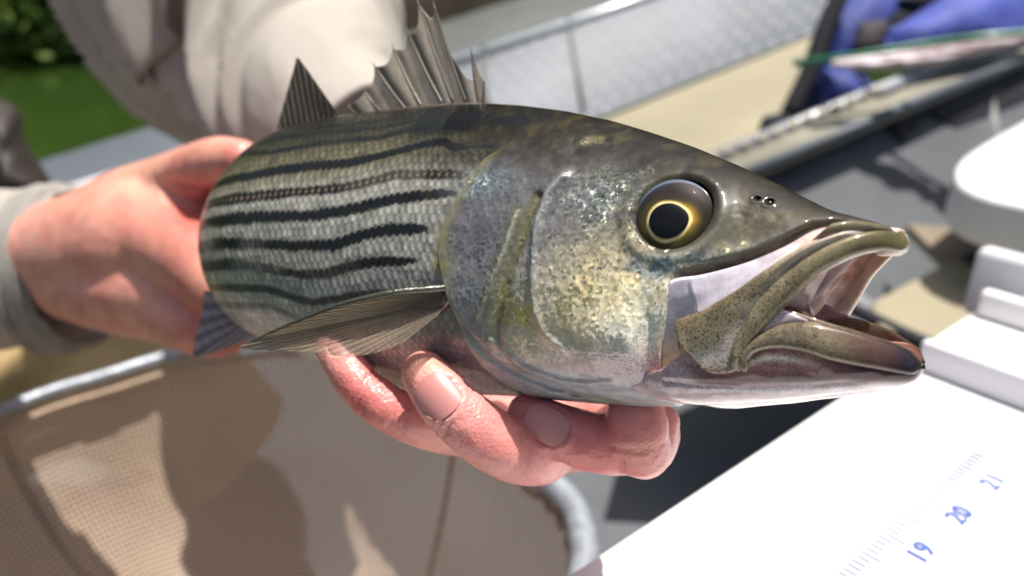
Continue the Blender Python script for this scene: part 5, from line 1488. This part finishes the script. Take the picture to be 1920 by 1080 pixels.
cushion('dark_pocket', [(1680, 0), (1730, -20), (1800, -40), (1790, 0), (1720, 30)], 1.12, .02, M_BLK, vest)
cushion('strap_block', [(1430, 218), (1470, 212), (1495, 230), (1480, 250), (1425, 250)], 1.03, .02, M_BLK, vest)

# small hand net: green rod frame with white mesh, lying on the rail
M_GREEN = simple('green_plastic', lin(14, 112, 74), rough=.3, nscale=60, namp=.4, coat=.6)
hn = empty('dip_net', at(1700, 110, .95), 'small dip net with a green rod and crumpled white mesh lying over the rail', 'dip net')
P_ = catmull([at(1488, 119, 1.00), at(1600, 105, .97), at(1740, 82, .95), at(1850, 68, .93), at(1960, 58, .92)], 60)
mk('rod', *tube(P_, [.0046] * 60, 12), M_GREEN, hn)
M_MESHW = simple('white_mesh', lin(205, 196, 200), rough=.8, nscale=26, col2=tuple(lin(150, 132, 136)), bump=.002, bscale=90)
gx, gy = np.meshgrid(np.linspace(0, 1, 70), np.linspace(0, 1, 30), indexing='ij')
X0 = 1560 + gx * 380; Ytop = 112 - gx * 48; Ybot = 128 + 55 * np.sin(np.clip(gx * 2.4, 0, 1.57)) - gx * 110
Yq = Ytop + (Ybot - Ytop) * gy; dF = .95 - .03 * gx + .03 * (fbm(gx * 9, gy * 3, 151) - .5) - .02 * np.sin(gy * 3.1)
V = at(0, 0, 1) * 0 + c2w(np.stack([(X0 - 960) / FPX * dF, (540 - Yq) / FPX * dF, dF], -1)).reshape(-1, 3)
o_ = mk('mesh', V, gridfaces(70, 30), M_MESHW, hn); md = o_.modifiers.new('thickness', 'SOLIDIFY'); md.thickness = .003
P_ = catmull([at(1600, 128, .955), at(1640, 178, .95), at(1700, 160, .945), at(1800, 120, .93), at(1940, 82, .91)], 50)
mk('wire', *tube(P_, [.0022] * 50, 8), M_ALU, hn)

# dark bag at the left edge
M_BROWN = simple('brown_rubber', lin(52, 42, 38), rough=.6, nscale=14, namp=.4)
bagd = empty('dark_bag', at(-20, 290, .78), 'dark brown bag with a grey inner panel at the left edge above the cuff', 'bag')
cushion('bag_body', [(-120, 170), (0, 185), (40, 215), (45, 260), (90, 330), (110, 380), (20, 420), (-120, 420)], .78, .05, M_BROWN, bagd)
cushion('bag_panel', [(-100, 190), (-15, 225), (0, 260), (-5, 310), (-100, 330)], .725, .01, simple('bag_grey', lin(90, 84, 84), rough=.7, namp=.2), bagd)

# ================================================================== WATER AND BANK
ZW = -0.80
M_WATER, q, n_, b_ = newmat('river_water')
b_.inputs['Base Color'].default_value = (*lin(40, 58, 22), 1); b_.inputs['Roughness'].default_value = .05; b_.inputs['IOR'].default_value = 1.33
tc = N(q, 'ShaderNodeTexCoord'); mp = N(q, 'ShaderNodeMapping'); mp.inputs['Scale'].default_value = (1, .35, 1)
q.links.new(tc.outputs['Object'], mp.inputs[0]); no = N(q, 'ShaderNodeTexNoise'); no.inputs['Scale'].default_value = 4; no.inputs['Detail'].default_value = 5
q.links.new(mp.outputs[0], no.inputs['Vector']); bp = N(q, 'ShaderNodeBump'); bp.inputs['Distance'].default_value = .04; bp.inputs['Strength'].default_value = .6
q.links.new(no.outputs[0], bp.inputs['Height']); q.links.new(bp.outputs[0], b_.inputs['Normal'])
o_ = mk('water', [(-60, -60, ZW), (60, -60, ZW), (60, 120, ZW), (-60, 120, ZW)], [(0, 1, 2, 3)], M_WATER, smooth=False); tag(o_, kind='structure')
gx, gy = np.meshgrid(np.linspace(-90, 90, 160), np.linspace(0, 1, 40), indexing='ij')
yy = 5.9 + .6 * (fbm(gx * .3, gx * 0, 161) - .5) * 2 + gy ** 1.6 * 60; zz = ZW - .15 + 2.0 * sstep(0, .10, gy) + 34 * gy ** 1.15 + 6 * (fbm(gx * .12, gy * 9, 163) - .5) * gy
o_ = mk('riverbank', np.stack([gx, yy, zz], -1).reshape(-1, 3), gridfaces(160, 40), simple('bank_woods', lin(52, 70, 30), rough=1, nscale=.8, col2=tuple(lin(26, 38, 16)))); tag(o_, kind='structure')
M_LEAF, q, n_, b_ = newmat('leaves')
ca = N(q, 'ShaderNodeVertexColor', layer_name='Col'); q.links.new(ca.outputs[0], b_.inputs['Base Color']); b_.inputs['Roughness'].default_value = .5
tl2 = N(q, 'ShaderNodeBsdfTranslucent'); q.links.new(ca.outputs[0], tl2.inputs[0]); mx = N(q, 'ShaderNodeMixShader'); mx.inputs[0].default_value = .6
q.links.new(b_.outputs[0], mx.inputs[1]); q.links.new(tl2.outputs[0], mx.inputs[2]); q.links.new(mx.outputs[0], q.nodes['Material Output'].inputs[0])
M_TRUNK = simple('bark', lin(80, 66, 52), rough=.95, nscale=12, bump=.02, bscale=20)
def shrub(x, y, z, r, h, n, seed, label):
    t_ = empty('riverside_tree', (x, y, z), label, 'tree', 'trees on the far river bank')
    rg = np.random.default_rng(seed)
    for k in range(4):
        a = rg.uniform(0, 6.28); P_ = [np.array([x, y, z]), np.array([x + .3 * r * math.cos(a), y + .3 * r * math.sin(a), z + h * .5]), np.array([x + .6 * r * math.cos(a), y + .6 * r * math.sin(a), z + h * .85])]
        mk('trunk', *tube(catmull(P_, 8), np.linspace(.09, .02, 8), 8), M_TRUNK, t_)
    ncl = 26; cc = rg.normal(size=(ncl, 3)); cc = nrm(cc) * rg.uniform(.35, 1, (ncl, 1)) ** .5; cc[:, :2] *= r; cc[:, 2] = cc[:, 2] * h * .5 + h * .55
    ci_ = rg.integers(0, ncl, n); c = cc[ci_] + rg.normal(size=(n, 3)) * r * .20 + np.array([x, y, z])
    nn_ = nrm(rg.normal(size=(n, 3)) + np.array([0, -.3, .8])); t1 = nrm(np.cross(nn_, rg.normal(size=(n, 3)))); t2 = np.cross(nn_, t1)
    L0 = rg.uniform(.05, .10, (n, 1)); W0 = L0 * .5
    V = np.stack([c + t1 * L0, c + t2 * W0, c - t1 * L0, c - t2 * W0], 1).reshape(-1, 3)
    F = np.arange(4 * n).reshape(-1, 4)
    col = np.array([0.20, .31, .07]) * rg.uniform(.6, 1.5, (n, 1)) * (1 + .5 * (rg.random(ncl)[ci_][:, None] - .5)) + rg.uniform(0, .03, (n, 1)) * np.array([1, .8, 0])
    mk('crown', V, F, M_LEAF, t_, cols=np.repeat(col, 4, 0))
k = 0
LBL = ['bright green bush overhanging the water at the top left corner', 'green tree on the bank left of the sleeve', 'green tree on the far bank, outside the left edge', 'green tree on the far bank behind the person']
for i, (x, y, r, h) in enumerate([(-3.9, 6.2, 1.3, 2.6), (-2.4, 7.2, 1.4, 3.0), (-5.6, 7.4, 1.7, 4.2), (-0.5, 7.4, 1.6, 4.4), (-3.8, 9.2, 2.2, 6.0), (1.6, 8.2, 1.8, 4.6), (-7.8, 8.4, 2.0, 5.0), (4.2, 8.6, 2.0, 5.0)]):
    shrub(x, y, ZW + (-.7 if i < 3 else -.2), r, h, 9000 if i < 3 else 5000, 200 + i, ['bright green bush overhanging the water, top left corner', 'second green tree on the bank, beside the beige sleeve'][i] if i < 2 else ['', '', 'leafy tree outside the left edge, mirrored in the river', 'leafy tree hidden behind the beige sleeve', 'tallest tree at the back of the far bank', 'leafy tree behind the tread plate bench', 'outermost tree beyond the left edge', 'leafy tree on the bank behind the blue vest'][i])
